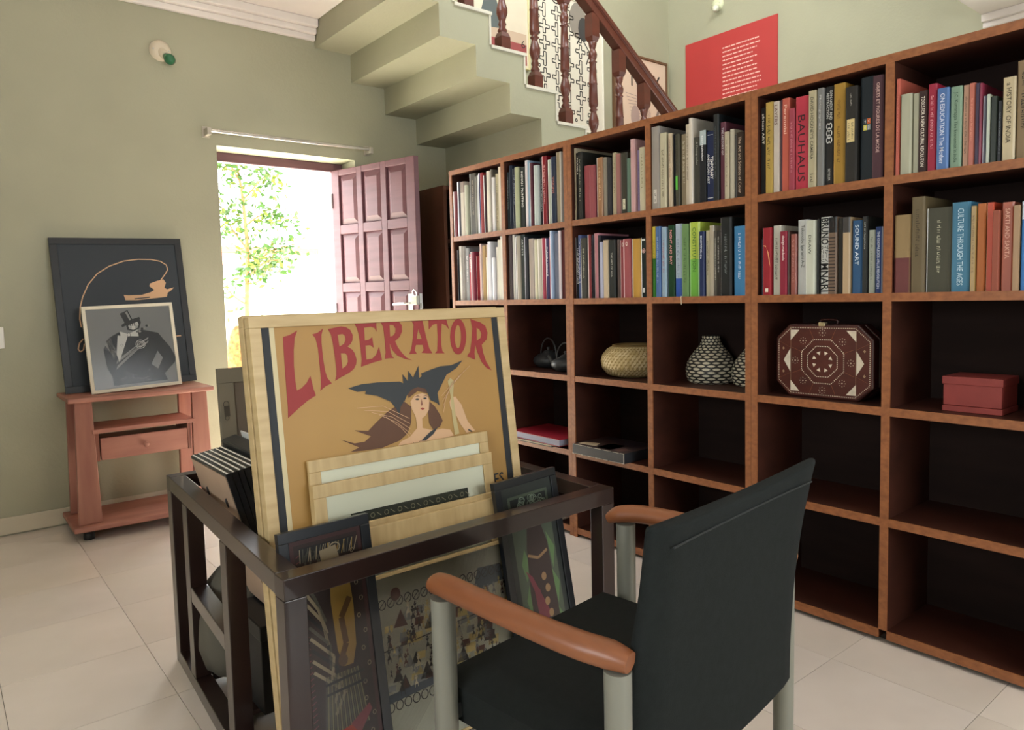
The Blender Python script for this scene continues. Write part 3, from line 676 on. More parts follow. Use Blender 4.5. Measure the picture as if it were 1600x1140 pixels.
for bay, row, ya, yb, ht, col, c2, extra in BK:
    i = cnt[(bay, row)] = cnt.get((bay, row), -1) + 1
    rd = random.Random(bay*1000+row*100+i)
    wd = ya-yb; yc = (ya+yb)/2; z = ZR[row]; dep = min(.29, ht*rd.uniform(.68, .8)); gloss = rd.choice((.3, .45, .6))
    fx = .012 + rd.uniform(-.008, .012)
    words = 'slim ' if wd < .018 else 'thick ' if wd > .036 else ''
    title = next((e for e in extra if len(e) > 7 and not re.match('^[-TBLGCMRS]?[0-9a-f]{6}( .*)?$', e)), None)
    lab = f'{words}{cname(col)} book, {ORD[i]} from left, {ROWS[row]}, {BAYS[bay]}'
    col = soft(col); cm = mat(col, gloss, .07, (30, 30, 6), spec=.35); mats = [cm]
    zb = [(0, ht, 0)]
    for e in extra:
        q = re.match(r'^([TB])([0-9a-f]{6})( [\d.]+)?$', e)
        if q:
            mats.append(mat(q[2], gloss)); fr = float(q[3] or .2)
            if q[1] == 'T': zb = [(0, ht*(1-fr), 0), (ht*(1-fr), ht, len(mats)-1)]
            else: zb = [(0, ht*fr, len(mats)-1), (ht*fr, ht, 0)]
    hw = wd/2-.0005; m = MB(); th = min(.0022, hw*.3)
    split = None
    if c2: mats.append(mat(c2[1], gloss)); split = (hw - c2[0]*2*hw, len(mats)-1)
    for z0, z1, mi in zb:           # rounded spine
        ys = [(-hw, .005), (-hw*.72, .0012), (hw*.72 if not split else max(split[0], -hw*.6), .0), (hw*.72 if split and split[0] < hw*.7 else hw*.86, .0012 if not split else .0004), (hw, .005)]
        for q in range(4):
            (a, xa), (b, xb_) = ys[q], ys[q+1]
            m.add([(xa, a, z0), (xb_, b, z0), (xb_, b, z1), (xa, a, z1)], [(3, 2, 1, 0)], split[1] if split and q >= 2 else mi)
    m.box(.005, dep, -hw, -hw+th, 0, ht); m.box(.005, dep, hw-th, hw, 0, ht); m.box(.003, .006, -hw+th, hw-th, 0, ht)
    bk = m.build('book', mats, loc=(XS+fx, yc, z)); tag(bk, lab, 'book', 'books in the '+ROWS[row])
    if not (dep > .1): pass
    MB().box(.006, dep-.004, -hw+th, hw-th, .003, ht-.004).build('pages', PAGE, bk)
    fn = lambda a, b: (-.0006, -b, -a)      # a runs down the spine, b to the right
    S = MB(); lm = []; zt = ht
    vis = hw*.95 if not split else None
    b0, b1 = (-hw*.62, hw*.62) if not split else (-split[0]*.9, hw*.8)
    k = 0
    while k < len(extra):
        e = extra[k]
        if not e: k += 1; continue
        if re.match('^-[0-9a-f]{6}$', e):
            lm.append(mat(e[1:], .6)); ln = rd.uniform(.45, .72)*ht; a0 = -zt + ht*rd.uniform(.08, .2)
            mid = (b0+b1)/2; hh = min((b1-b0)*.55, .011)
            scribble(S, a0, a0+ln, mid-hh/2, mid+hh/2, fn, len(lm)-1, i+bay)
        elif re.match('^T[0-9a-f]{6}', e) or re.match('^B[0-9a-f]{6}', e): pass
        elif re.match('^L[0-9a-f]{6}$', e):
            st_ = MB(); st_.rect(-ht*.24, -ht*.07, -hw*.4, hw*.4, fn, 0); scribble(st_, -ht*.22, -ht*.09, -hw*.22, hw*.22, lambda a, b: (-.0010, -b, -a), 1, 3); st_.build('shelf_label', [mat(e[1:], .7), INK], bk)
        elif e.startswith('G') and HEX.match(e[1:]):
            MB().rect(-ht*.42, -ht*.23, -hw*.8, hw*.3, fn).build('green_sticker', mat('58b83c', .6), bk)
            lm.append(mat('161410', .6)); scribble(S, -ht*.98, -ht*.45, -hw*.6, hw*.2, fn, len(lm)-1, 9)
        elif e.startswith('C') and HEX.match(e[1:]):
            lm.append(mat('c9a49c', .6)); S.disc(-ht*.78, 0, hw*.55, hw*.55, fn, 0); lm.append(INK); S.ring(-ht*.78, 0, hw*.4, hw*.4, .002, lambda a, b: (-.0010, -b, -a), 1); lm.append(mat('d8dcd8', .5)); S.rect(-ht*.16, -ht*.08, -hw*.3, hw*.3, fn, 2); S.stroke([(-ht*.98, 0), (-ht*.95, 0)], hw, fn, 2)
        elif e == 'M':
            lm += [mat('d0bc84', .6), INK, mat('a8a49c', .6)]; S.rect(-ht*.66, -ht*.42, -hw*.65, hw*.65, fn, 0)
            scribble(S, -ht*.64, -ht*.46, .002, hw*.45, lambda a, b: (-.0010, -b, -a), 1, 4); scribble(S, -ht*.62, -ht*.45, -hw*.5, -.003, lambda a, b: (-.0010, -b, -a), 1, 5); scribble(S, -ht*.93, -ht*.8, -.003, .003, fn, 2, 6); scribble(S, -ht*.09, -ht*.04, -hw*.6, hw*.6, fn, 2, 7)
        elif e == 'S':
            lm += [mat('d89868', .6), mat('ecdccc', .6)]; S.poly([(-ht*.74, -hw*.9), (-ht*.74, -hw*.2), (-ht*.66, hw*.2), (-ht*.5, hw*.6), (-ht*.42, hw*.9), (-ht*.55, hw*.75), (-ht*.64, hw*.45), (-ht*.71, -.001)], fn, 0); S.rect(-ht*.1, -ht*.045, -hw*.25, hw*.45, fn, 1)
        elif e == 'R':
            lm.append(mat('241c18', .6))
            for q in range(17): S.rect(-ht*(.05+.043*q), -ht*(.05+.043*q)+.0035, -hw*.8, hw*.8, fn, 0)
            S.ring(-ht*.9, 0, ht*.05, hw*.6, .004, lambda a, b: (-.0010, -b, -a), 0)
        elif not HEX.match(e):
            tc = extra[k+1] if k+1 < len(extra) and HEX.match(extra[k+1]) else 'e8e8e8'
            lm.append(mat(tc, .6)); li = len(lm)-1; ar = text(e)[2]; bw = b1-b0; a0 = -ht*.93; mx = ht*.84; hgt = bw*.8
            fr = {'BAUHAUS': (.72, .2, .9), 'SOUND ART': (.55, .06, .6), 'DRAW': (.26, .2, .45), 'TOYO': (.1, .5, .5), 'O': (.07, .05, .4), 'LAYERS': (.22, .04, .8), 'VISIONS': (.25, .3, .7), 'THE ART OF ASIA': (.42, .22, .4)}.get(e)
            if e.startswith('BRUNO'): fr = (.9, .03, 1.15)
            if e == 'ORNAMENT AND ABSTRACTION':
                put_text(S, 'ORNAMENT AND', -ht*.96, -ht*.66, .001, hw*.7, fn, li, .01); put_text(S, 'ABSTRACTION', -ht*.94, -ht*.68, -hw*.7, -.002, fn, li, .01)
                for q in range(3):
                    for s_ in (-1, 1): S.ring(-ht*(.60-.07*q), s_*hw*.3, ht*.032, hw*.42, .0035, lambda a, b: (-.0010, -b, -a), li)
                put_text(S, 'BEYELER', -ht*.17, -ht*.05, -.003, .004, fn, li)
            elif e.startswith('CONTEMPORARY'):
                put_text(S, 'TEMPORARY', -ht*.64, -ht*.32, -.001, hw*.75, fn, li, .02); put_text(S, 'AMERICAN ART', -ht*.68, -ht*.26, -hw*.75, -.004, fn, li, .01); S.rect(-ht*.95, -ht*.945, -hw*.7, hw*.7, fn, li); S.rect(-ht*.06, -ht*.05, -hw*.7, hw*.7, fn, li)
            elif e.startswith('BRUNO'):
                put_text(S, 'BRUNO', -ht*.985, -ht*.645, -hw*.82, hw*.82, fn, li, .02); put_text(S, 'MNARI', -ht*.40, -ht*.03, -hw*.82, hw*.82, fn, li, .02)
                put_text(S, 'ブルーノ', -ht*.63, -ht*.42, .001, hw*.8, fn, li, .02); put_text(S, 'ムナーリ', -ht*.63, -ht*.42, -hw*.8, -.001, fn, li, .02)
            elif e == 'TOYO':
                for q, (a_, b_, ch, c_) in enumerate(((-.60, -hw*.5, 'T', '3a4650'), (-.60, hw*.02, 'Y', 'd86a30'), (-.54, -hw*.5, 'O', 'e0d860'), (-.54, hw*.02, 'O', '8c9498'))):
                    lm.append(mat(c_, .5)); S.rect(a_*ht, a_*ht+ht*.052, b_, b_+hw*.48, fn, len(lm)-1); put_text(S, ch, a_*ht+.003, a_*ht+ht*.052-.003, b_+.003, b_+hw*.48-.003, lambda a, b: (-.0010, -b, -a), 0 if q != 2 else 0, .01)
            else:
                if fr: ln, st0, hb = fr
                else:
                    hb = min(.62, .016/bw); ln = min(.86, bw*hb*ar/ht*1.05); ln = max(ln, min(.35, .04+.03*len(e))); st0 = .07
                hgt = bw*hb; mid = (b0+b1)/2
                put_text(S, e, -ht*(1-st0), -ht*(1-st0)+ln*ht, mid-hgt/2, mid+hgt/2, fn, li, .005 if e != 'BAUHAUS' else 0)
                if e.startswith('DAVID'): scribble(S, -ht*.14, -ht*.05, mid-hgt/2, mid+hgt/2, fn, li, 2)
        k += 1
    if S.f: S.build('lettering', lm, bk)
del bk
# ------------------------------------------------------------------ things on the shelves
IRON = mat('3a3c3e', .42, .1, (30,30,30), bump=.15, bscale=90, name='cast_iron')
def teapot(loc, s, rz, label):
    o = empty('teapot', loc, (0,0,rz)); tag(o, label, 'teapot', 'black cast iron teapots')
    P = [(.030,0), (.055,.004), (.078,.022), (.084,.038), (.078,.055), (.055,.072), (.032,.080), (.030,.083)]
    MB().lathe([(r_*s, z*s) for r_, z in P], n=28).build('body', IRON, o)
    MB().lathe([(.031*s,.082*s), (.026*s,.089*s), (.008*s,.093*s), (.006*s,.098*s), (.011*s,.104*s), (.008*s,.110*s), (.001,.111*s)], n=20).build('lid', IRON, o)
    MB().tube([(0,.070*s,.035*s), (0,.095*s,.05*s), (0,.108*s,.072*s), (0,.122*s,.082*s)], [.016*s,.012*s,.009*s,.007*s], sub=4).build('spout', IRON, o)
    MB().tube([(0,.062*s*math.cos(PI*k/10), .062*s+.095*s*math.sin(PI*k/10)) for k in range(11)], .0038*s, sub=2, n=8).build('handle', mat('55585a', .35, metal=.5), o)
teapot((2.58, 2.885, .783), 1.0, 0, 'low black iron teapot, the farther of two, spout towards the door')
teapot((2.50, 2.665, .783), .92, .2, 'rounder black iron teapot near the shelf side, in front of the other teapot')
def patches(nm, prof, rows, cols, w_, h_, mt, parent, off=.0012, shape='eye', z0=0, z1=1, jit=.15, tilt=0):
    zs = [p[1] for p in prof]; L = [0]
    for (a, b), (c_, d) in zip(prof, prof[1:]): L.append(L[-1]+math.hypot(c_-a, d-b))
    def at(t):
        t = max(0, min(L[-1]-1e-6, t))
        for i in range(len(L)-1):
            if t <= L[i+1]:
                q = (t-L[i])/(L[i+1]-L[i]+1e-9); return prof[i][0]+(prof[i+1][0]-prof[i][0])*q, prof[i][1]+(prof[i+1][1]-prof[i][1])*q
    m = MB(); rd = random.Random(4)
    for j in range(rows):
        t = L[-1]*(z0+(z1-z0)*(j+.5)/rows)
        for k in range(cols):
            a = 2*PI*(k+.5*(j % 2))/cols; da = PI/cols*w_; dt = L[-1]*(z1-z0)/rows/2*h_*rd.uniform(1-jit, 1+jit)
            pts = [(-1,0), (-.55,-.75), (0,-1), (.55,-.75), (1,0), (.55,.75), (0,1), (-.55,.75)] if shape == 'eye' else [(-1,-1), (1,-1), (1,1), (-1,1)]
            vs = []
            for x, y in pts:
                r_, z = at(t+y*dt + x*dt*tilt); r_ += off*(1.6 if abs(x) < .6 else 1); vs.append((r_*math.cos(a+x*da), r_*math.sin(a+x*da), z))
            m.add(vs, [tuple(range(len(vs)))])
    o = m.build(nm, mt, parent); o['kind'] = 'stuff'; return o
def vase(loc, s, label):
    o = empty('vase', loc); tag(o, label, 'vase', 'black and white scale patterned vases')
    P = [(.080,0), (.093,.008), (.102,.03), (.104,.055), (.098,.085), (.084,.112), (.064,.138), (.046,.160), (.037,.178), (.034,.190), (.035,.200)]
    P = [(r_*s, z*s) for r_, z in P]
    MB().lathe(P + [(.030*s,.200*s), (.028*s,.15*s), (.001,.15*s)], n=36).build('body', mat('2c2a26', .5), o)
    patches('pattern', P, 17, 15, .84, .74, mat('cfc8b0', .6), o)
vase((2.575, 1.845, .783), 1.0, 'black and white patterned vase standing clear in the middle of its shelf')
vase((2.60, 1.645, .783), .93, 'black and white patterned vase half hidden by the upright, right of its twin')
o = empty('basket', (2.555, 2.265, .783)); tag(o, 'round squat woven straw basket alone on its shelf', 'basket')
P = [(.085,0), (.118,.010), (.143,.04), (.149,.075), (.140,.105), (.118,.130), (.098,.140), (.088,.143)]
MB().lathe(P + [(.08,.140), (.10,.12), (.13,.08), (.10,.015), (.001,.012)], n=40).build('body', mat('a8905c', .75), o)
patches('weave', P, 15, 46, .95, .80, [mat('e8d8ac', .7, .25, (40,40,40), c2='c4ac74')], o, shape='sq', tilt=.9, off=.0018)
MB().lathe([(.086,.138), (.096,.139), (.097,.146), (.090,.150), (.084,.146), (.086,.138)], n=40).build('rim', mat('8a6f40', .7), o)
# octagonal inlaid case
o = empty('inlaid_case', (2.425, 1.275, .7835)); tag(o, 'dark red-brown case with cut corners and white inlaid geometric pattern', 'case')
RBW = mat('3a1814', .35, .2, (20,20,6), coat=.3); RB2 = mat('4e2219', .4, .2, (9,9,30)); IV = mat('d8cdb8', .5, .12, (40,40,40))
oc = [(-.125,0), (.125,0), (.1775,.05), (.1775,.212), (.125,.262), (-.125,.262), (-.1775,.212), (-.1775,.05)]
m = MB(); n = 8
for x0, x1 in ((0, .045), (.048, .095)):
    m.add([(x0, -a, b) for a, b in oc]+[(x1, -a, b) for a, b in oc], [tuple(range(8))[::-1], tuple(range(8, 16))]+[(i, (i+1) % 8, 8+(i+1) % 8, 8+i) for i in range(8)])
m.build('shell', RBW, o, bevel=.006)
cz = .131; F = lambda d: (lambda a, b: (-.0008-d, -a, b))
m = MB()
inn = [(x*.965, cz+(z-cz)*.95) for x, z in oc]
m.poly(inn, F(0), 0)
for k in range(8):
    a = PI/8+PI*k/4; c_, s_ = math.cos(a), math.sin(a)
    m.stroke([(c_*.084, cz+s_*.084), (c_*.122, cz+s_*.122)], .0016, F(.0004), 1)
for sx_ in (-1, 1):
    m.stroke([(sx_*.118, cz+.122), (sx_*.118, cz-.122)], .001, F(.0004), 2); m.stroke([(sx_*.168, cz+.07), (sx_*.118, cz+.045)], .001, F(.0004), 1); m.stroke([(sx_*.168, cz-.07), (sx_*.118, cz-.045)], .001, F(.0004), 1)
    m.disc(sx_*.147, cz+.042, .005, .006, F(.0004), 2, 4); m.disc(sx_*.147, cz-.042, .005, .006, F(.0004), 2, 4)
m.build('veneer', [RB2, mat('7c4830', .4), mat('a08468', .5)], o)
m = MB()
for sx_ in (-1, 1):
    m.poly([(sx_*.146, cz), (sx_*.120, cz+.042), (sx_*.120, cz-.042)], F(.0006))
    for sz_ in (-1, 1): m.poly([(sx_*.119, cz+sz_*.110), (sx_*.119, cz+sz_*.072), (sx_*.085, cz+sz_*.110)], F(.0006))
for k in range(8):
    a = PI/8+PI*k/4
    for da in (-.02,): 
        R1, R2 = .024, .037; c1 = (R1*math.cos(a), cz+R1*math.sin(a)); 
        m.poly([c1, (R2*math.cos(a-.2), cz+R2*math.sin(a-.2)), (R2*math.cos(a+.2), cz+R2*math.sin(a+.2))], F(.0006))
def dotline(P, step, s):
    for (a, b), (c_, d) in zip(P, P[1:]+P[:1]):
        L = math.hypot(c_-a, d-b); n_ = int(L/step)
        for i in range(n_):
            t = (i+.5)/n_; m.disc(a+(c_-a)*t, b+(d-b)*t, s, s, F(.0006), 0, 4, math.atan2(d-b, c_-a)+PI/4)
dotline([(x*.93, cz+(z-cz)*.90) for x, z in oc], .0062, .0021)
for R_, st_ in ((.083, .0066), (.058, .0062)): dotline([(R_*math.cos(PI/8+PI*k/4), cz+R_*math.sin(PI/8+PI*k/4)) for k in range(8)], st_, .0024)
for k in range(8):
    a = PI*k/4; x, z = .101*math.cos(a), cz+.101*math.sin(a)
    for q in range(8): m.disc(x+.011*math.cos(q*PI/4), z+.011*math.sin(q*PI/4), .0018, .0018, F(.0006), 0, 4)
    m.disc(x, z, .003, .003, F(.0006), 0, 4)
ob = m.build('inlay', IV, o); ob['kind'] = 'stuff'
m = MB(); m.tube([(.045, .03, .262), (.045, .028, .275), (.045, -.028, .275), (.045, -.03, .262)], .004, sub=3, n=8); m.build('handle', mat('3a1a14', .4), o)
m = MB(); m.box(-.003, .02, -.008, .014, .255, .269); m.build('clasp', mat('c8b890', .3, metal=.7), o, bevel=.002)
o = empty('red_box', (2.43, .81, .7835), (0,0,.0)); tag(o, 'plain dull red box with a lid, on the rightmost bay shelf', 'box')
RX = mat('8a3630', .6, .12, (12,12,12)); m = MB(); m.box(0, .14, -.081, .081, 0, .018); m.box(.002, .138, -.079, .079, .019, .106); m.build('body', RX, o, bevel=.002); MB().box(-.001, .141, -.082, .082, .084, .108).build('lid', RX, o, bevel=.002)
# box set lying across the middle shelf
o = empty('book_box', (2.335, 2.13, .4205), (0,0,.0)); tag(o, 'large flat black boxed book with worn edges jutting from a middle shelf', 'book')
BLK = mat('24262a', .5, .15, (20,20,20)); m = MB(); m.box(0, .24, 0, .325, 0, .046); m.build('slipcase', BLK, o, bevel=.002)
m = MB(); fn = lambda a, b: (b, a, .0466)
m.rect(.002, .323, .002, .238, fn, 0); m.rect(.10, .19, .02, .13, fn, 1); m.poly([(.03,.1), (.16,.14), (.3,.2), (.29,.232), (.05,.232)], lambda a, b: (b, a, .0468), 2); m.poly([(.2,.03), (.31,.02), (.3,.07), (.23,.09)], lambda a, b: (b, a, .0469), 1); m.poly([(.05,.02), (.09,.03), (.07,.09), (.02,.07)], lambda a, b: (b, a, .0469), 3)
m.build('cover_print', [mat('3a2a28', .5), mat('b8a88c', .5), mat('241c24', .5), mat('6a4a40', .5)], o)
m = MB(); rd = random.Random(8)
for z in (0.0008, .0448):
    y = 0
    while y < .32: l = rd.uniform(.01, .05); m.box(-.0012, .001, y, min(y+l*.8, .325), z, z+.001+rd.random()*.0012); y += l
m.box(-.001, .0012, -.0006, .001, .001, .045); m.build('worn_edge', mat('c8c0b0', .8), o)['kind'] = 'stuff'
mg = lambda nm, loc, w_, d_, h_, c_, lab, rz, pc='d8d4cc': (lambda o: (tag(o, lab, 'book', 'books lying flat in the second bay'), MB().box(.002, d_-.002, .003, w_-.003, .003, h_-.003).build('pages', mat(pc, .8, .15, (2,2,300)), o)))(
    (MB().box(0, d_, 0, w_, 0, .0025).box(0, d_, 0, w_, h_-.0025, h_).box(d_-.003, d_, 0, w_, .0025, h_-.0025)).build(nm, mat(c_, .35, coat=.2), loc=loc, rz=rz))
mg('book', (2.35, 2.62, .4205), .31, .22, .012, '2a2826', 'thin pale-edged book under the red book, lying in the second bay', .02, 'c8bca0')
mg('book', (2.345, 2.555, .433), .385, .26, .034, '9a2434', 'thick red-covered book lying flat on top of a thinner one', -.02, '8e90a0')
mg('book', (2.37, 2.60, .0455), .30, .22, .03, '3c2c28', 'dark book lying flat on the bottom shelf of the second bay', .05)
# loose ribbon ends hanging over the second shelf edge
for y, L_, nm in ((1.84, .03, 'small'),): tag(MB().tube([(XS-.001, y, 1.153), (XS-.004, y, 1.148), (XS-.004, y-.002, 1.148-L_)], .0012, n=6).build('bookmark_ribbon', mat('d8ccb0', .8)), f'{nm} pale bookmark ribbon hanging from the fourth bay', 'ribbon')

# ------------------------------------------------------------------ side table with pictures
PINE = mat('ac7664', .5, .2, (3, 14, 14), c2='925e50', name='reddish_pine')
PINEV = mat('a67260', .5, .2, (16, 16, 2.5), c2='8c5a4c', name='reddish_pine_upright')
o = empty('side_table', (.50, 4.07, 0)); tag(o, 'small reddish pine side table with a drawer, holding two framed pictures', 'table')
def bowed(x0, x1, y0, y1, z0, z1, bow):
    n = 12; f_ = [(x0+(x1-x0)*i/n, y0-bow*math.sin(PI*i/n)) for i in range(n+1)]; out = f_+[(x1, y1), (x0, y1)]
    m = MB(); nn = len(out); m.add([(a, b, z0) for a, b in out]+[(a, b, z1) for a, b in out], [tuple(range(nn))[::-1], tuple(range(nn, 2*nn))]+[(i, (i+1) % nn, nn+(i+1) % nn, nn+i) for i in range(nn)]); return m
bowed(0, .69, 0, .38, .697, .72, .015).build('table_top', PINE, o, bevel=.006)
bowed(-.01, .70, -.005, .39, .052, .078, .02).build('base_board', PINE, o, bevel=.006)
for x in (.035, .585):
    for y in (.035, .31):
        m = MB(); w0, w1 = .052, .038; cx = x+.035
        m.hexa([(cx-w0, y, .078), (cx+w0, y, .078), (cx+w0, y+.03, .078), (cx-w0, y+.03, .078)], [(cx-w1, y, .697), (cx+w1, y, .697), (cx+w1, y+.03, .697), (cx-w1, y+.03, .697)]); m.build('leg', PINEV, o, bevel=.003)
bowed(.10, .59, .03, .32, .53, .552, -.012).build('shelf', PINE, o, bevel=.004)
for x in (.115, .555): MB().box(x, x+.018, .06, .30, .385, .53).build('drawer_rail', PINEV, o, bevel=.002)
d = empty('drawer', (.137, .05, .39)); d.parent = o
MB().box(0, .414, 0, .02, 0, .112).build('drawer_front', PINE, d, bevel=.003); MB().box(.01, .404, .02, .23, .005, .10).build('drawer_box', PINEV, d)
MB().lathe([(.010, 0), (.008, -.010), (.014, -.018), (.012, -.024), (.001, -.026)][::-1], (.207, 0, .055), 16, axis='Y').build('knob', PINEV, d)
for x in (.06, .63):
    for y in (.05, .33):
        c_ = MB(); c_.lathe([(.018, 0), (.025, .004), (.026, .02), (.025, .036), (.018, .04)], (x, y, 0), 18); c_.box(x-.016, x+.016, y-.02, y+.02, .04, .053); c_.build('caster', mat('1c1a1a', .5), o)
def picture(name, label, cat, loc, tilt, W_, H_, dp, bw, frame, ground, art=None, rz=0, group=None, proud=.004, mat_w=0, matm=None, glass=True, back='8a7a62', rx=0):
    o = empty(name, loc, (-tilt, rx, rz)); tag(o, label, cat, group)
    fr = MB()
    for a in ((0, W_, 0, bw), (0, W_, H_-bw, H_), (0, bw, bw, H_-bw), (W_-bw, W_, bw, H_-bw)): fr.box(a[0], a[1], 0, dp, a[2], a[3])
    fr.build('frame', frame, o, bevel=.0015)
    MB().box(bw-.002, W_-bw+.002, dp-.006, dp-.0005, bw-.002, H_-bw+.002).build('backing', mat(back, .8), o)
    MB().box(bw, W_-bw, proud+.001, dp-.006, bw, H_-bw).build('mount' if mat_w else 'picture_sheet', matm if mat_w else ground, o)
    if art:
        m = MB(); ms = art(m, lambda d=0: (lambda a, b: (a, proud+.0004-d*.0003, b)), W_, H_); m.build('artwork', ms, o)
    if glass: MB().add([(bw, proud-.0016, bw), (W_-bw, proud-.0016, bw), (W_-bw, proud-.0016, H_-bw), (bw, proud-.0016, H_-bw)], [(0,1,2,3)]).build('glass', GLASS, o)
    return o
NAVY = mat('1a2026', .45, .1, (10,10,10)); 
def art_tail(m, F, W_, H_):
    cv = lambda x, y: ((x-37-(y-65)*.107)/450*W_, H_-(y-66+(x-37)*-.02)/532*H_)
    m.stroke([cv(*p) for p in ((415,228), (432,205), (441,190), (436,172), (415,158), (380,150), (335,148), (285,153), (235,170), (195,195), (165,232), (147,275), (139,310), (138,350), (143,378))], .0055, F(1), 0)
    m.poly([cv(*p) for p in ((284,275), (300,277), (345,278), (378,270), (392,262), (374,248), (376,238), (400,230), (425,225), (434,238), (428,256), (438,262), (464,256), (452,268), (440,275), (437,290), (330,296), (290,294))], F(1), 0)
    m.poly([cv(*p) for p in ((320,289), (375,286), (375,290), (322,293))], F(2), 1)
    m.stroke([cv(*p) for p in ((150,418), (137,432), (133,452), (140,462), (150,455), (153,435))], .006, F(1), 0); m.stroke([cv(*p) for p in ((470,437), (488,437))], .007, F(1), 0)
    return [mat('c9a07a', .6), mat('1e262c', .5)]
picture('framed_picture', 'large dark framed picture of a reclining tan creature with long looping tail', 'picture', (.527, 4.325, .721), math.radians(8.5), .645, .82, .022, .035, mat('131619', .4), mat('1b242b', .5), art_tail, rx=-.02, glass=False)
def art_suit(m, F, W_, H_):
    cv = lambda x, y: ((x-143-(y-303)*.117)/310*W_, H_-(y-303+(x-143)*.03)/299*H_)
    P = lambda pts, d, mi: m.poly([cv(*p) for p in pts], F(d), mi)
    P(((216,452), (235,412), (265,395), (300,402), (345,388), (402,402), (420,425), (445,455), (465,492), (462,510), (425,548), (436,572), (250,578), (246,548), (228,515)), 1, 0)
    P(((400,466), (418,492), (402,530), (378,512)), 2, 1)
    for q in range(3): P(((216+4*q,448-q*12), (240,425-q*8), (258,452+q*10), (250,470+q*10)), 2, 3 if q % 2 else 4); P(((262,490+q*10), (330,440+q*4), (368,415+q*6), (366,423+q*6), (332,450+q*4), (258,504+q*10)), 2, 3 if q % 2 == 0 else 0)
    P(((262,405), (296,412), (268,500), (258,470)), 3, 2); m.stroke([cv(262,405), cv(258,470), cv(268,500)], .002, F(4), 0)
    P(((270,330), (296,318), (312,350), (336,343), (340,350), (300,368), (278,378), (275,370), (286,362)), 3, 0); P(((288,326), (294,322), (308,352), (303,355)), 4, 3)
    P(((290,366), (336,348), (342,362), (336,384), (316,392), (296,388)), 2, 0); P(((298,372), (330,360), (334,370), (330,382), (316,388), (302,384)), 3, 2)
    for q in range(4): m.stroke([cv(305+7*q, 364), cv(306+6*q, 374)], .003, F(4), 0); m.stroke([cv(298, 372+4*q), cv(310, 374+3*q)], .0018, F(4), 0); m.stroke([cv(322, 374+3*q), cv(336, 370+4*q)], .0018, F(4), 0)
    P(((270,392), (298,402), (330,388), (334,412), (300,410), (274,418)), 4, 2); m.disc(*cv(300, 405), .008, .010, F(5), 2, 10); m.ring(*cv(300, 405), .009, .011, .0018, F(6), 0, 12)
    for rr in (.024, .016, .009): m.ring(*cv(340, 440), rr, rr, .003, F(5), 2 if rr > .01 else 3, 14)
    for q in range(6): m.disc(*cv(330+8*q, 395-5*q+(q % 2)*5), .007, .006, F(4), 3 if q % 2 else 0, 8)
    m.ring(*cv(277, 440), .006, .007, .002, F(5), 0, 10)
    for q in range(26):
        rd = random.Random(q); x, y = rd.uniform(262, 375), rd.uniform(530, 568); m.disc(*cv(x, y), .003, .002, F(3), 3, 5)
    return [mat('141414', .6), mat('8b8a86', .7), mat('d8d4ca', .6), mat('9a968e', .6), mat('4a4846', .6)]
picture('framed_picture', 'small white framed print of a cat in top hat and suit', 'picture', (.625, 4.20, .721), math.radians(8), .435, .452, .02, .017, mat('d8cfb8', .4), mat('8b8a86', .7), art_suit, rx=-.03)

# ------------------------------------------------------------------ print crate
CR = mat('2e1e1a', .28, .3, (4, 4, 4), c2='1f1310', coat=.35, name='dark_polished_crate_wood')
o = empty('print_crate', (1.0, 1.9, 0)); tag(o, 'dark open wooden crate holding framed prints, in front of the chair', 'crate')
Cn = {'NL': (.536, 1.397), 'NR': (1.464, 1.421), 'FL': (.590, 2.476), 'FR': (1.515, 2.496)}
O3 = Vector((1.0, 1.9, 0)); cp = lambda k, z: Vector((*Cn[k], z))-O3
for k in Cn:
    p = cp(k, 0); MB().box(p.x-.024, p.x+.024, p.y-.024, p.y+.024, 0, .575).build('leg', CR, o, bevel=.002)
for a, b in (('NL', 'NR'), ('NL', 'FL'), ('FL', 'FR'), ('FR', 'NR')):
    for z, h_, nm in ((.5975, .045, 'top_rail'), (.023, .044, 'bottom_rail')):
        A, B = cp(a, z), cp(b, z); d_ = (B-A).normalized()
        e = .024 if (a, b) in (('NL', 'NR'), ('FL', 'FR')) else -.024
        if nm == 'bottom_rail': e = -.024
        MB().beam(A-d_*e, B+d_*e, .048, h_).build(nm, CR, o, bevel=.002)
for a, b, sg in (('NL', 'FL', 1), ('NR', 'FR', -1)):
    pr = None; 
    for t in ((1.835-1.397)/1.079, (2.262-1.397)/1.079):
        p = cp(a, 0).lerp(cp(b, 0), t); MB().box(p.x-.024, p.x+.024, p.y-.024, p.y+.024, .046, .574).build('slat', CR, o, bevel=.002)
        if pr: MB().beam(Vector((pr.x, pr.y+.024, .305)), Vector((p.x, p.y-.024, .305)), .046, .045).build('cross_bar', CR, o, bevel=.002)
        pr = p
for t in (.12, .32, .55, .8):
    A, B = cp('NL', .035).lerp(cp('FL', .035), t), cp('NR', .035).lerp(cp('FR', .035), t); MB().beam(A+Vector((.024, 0, 0)), B-Vector((.024, 0, 0)), .06, .014).build('bottom_slat', CR, o)

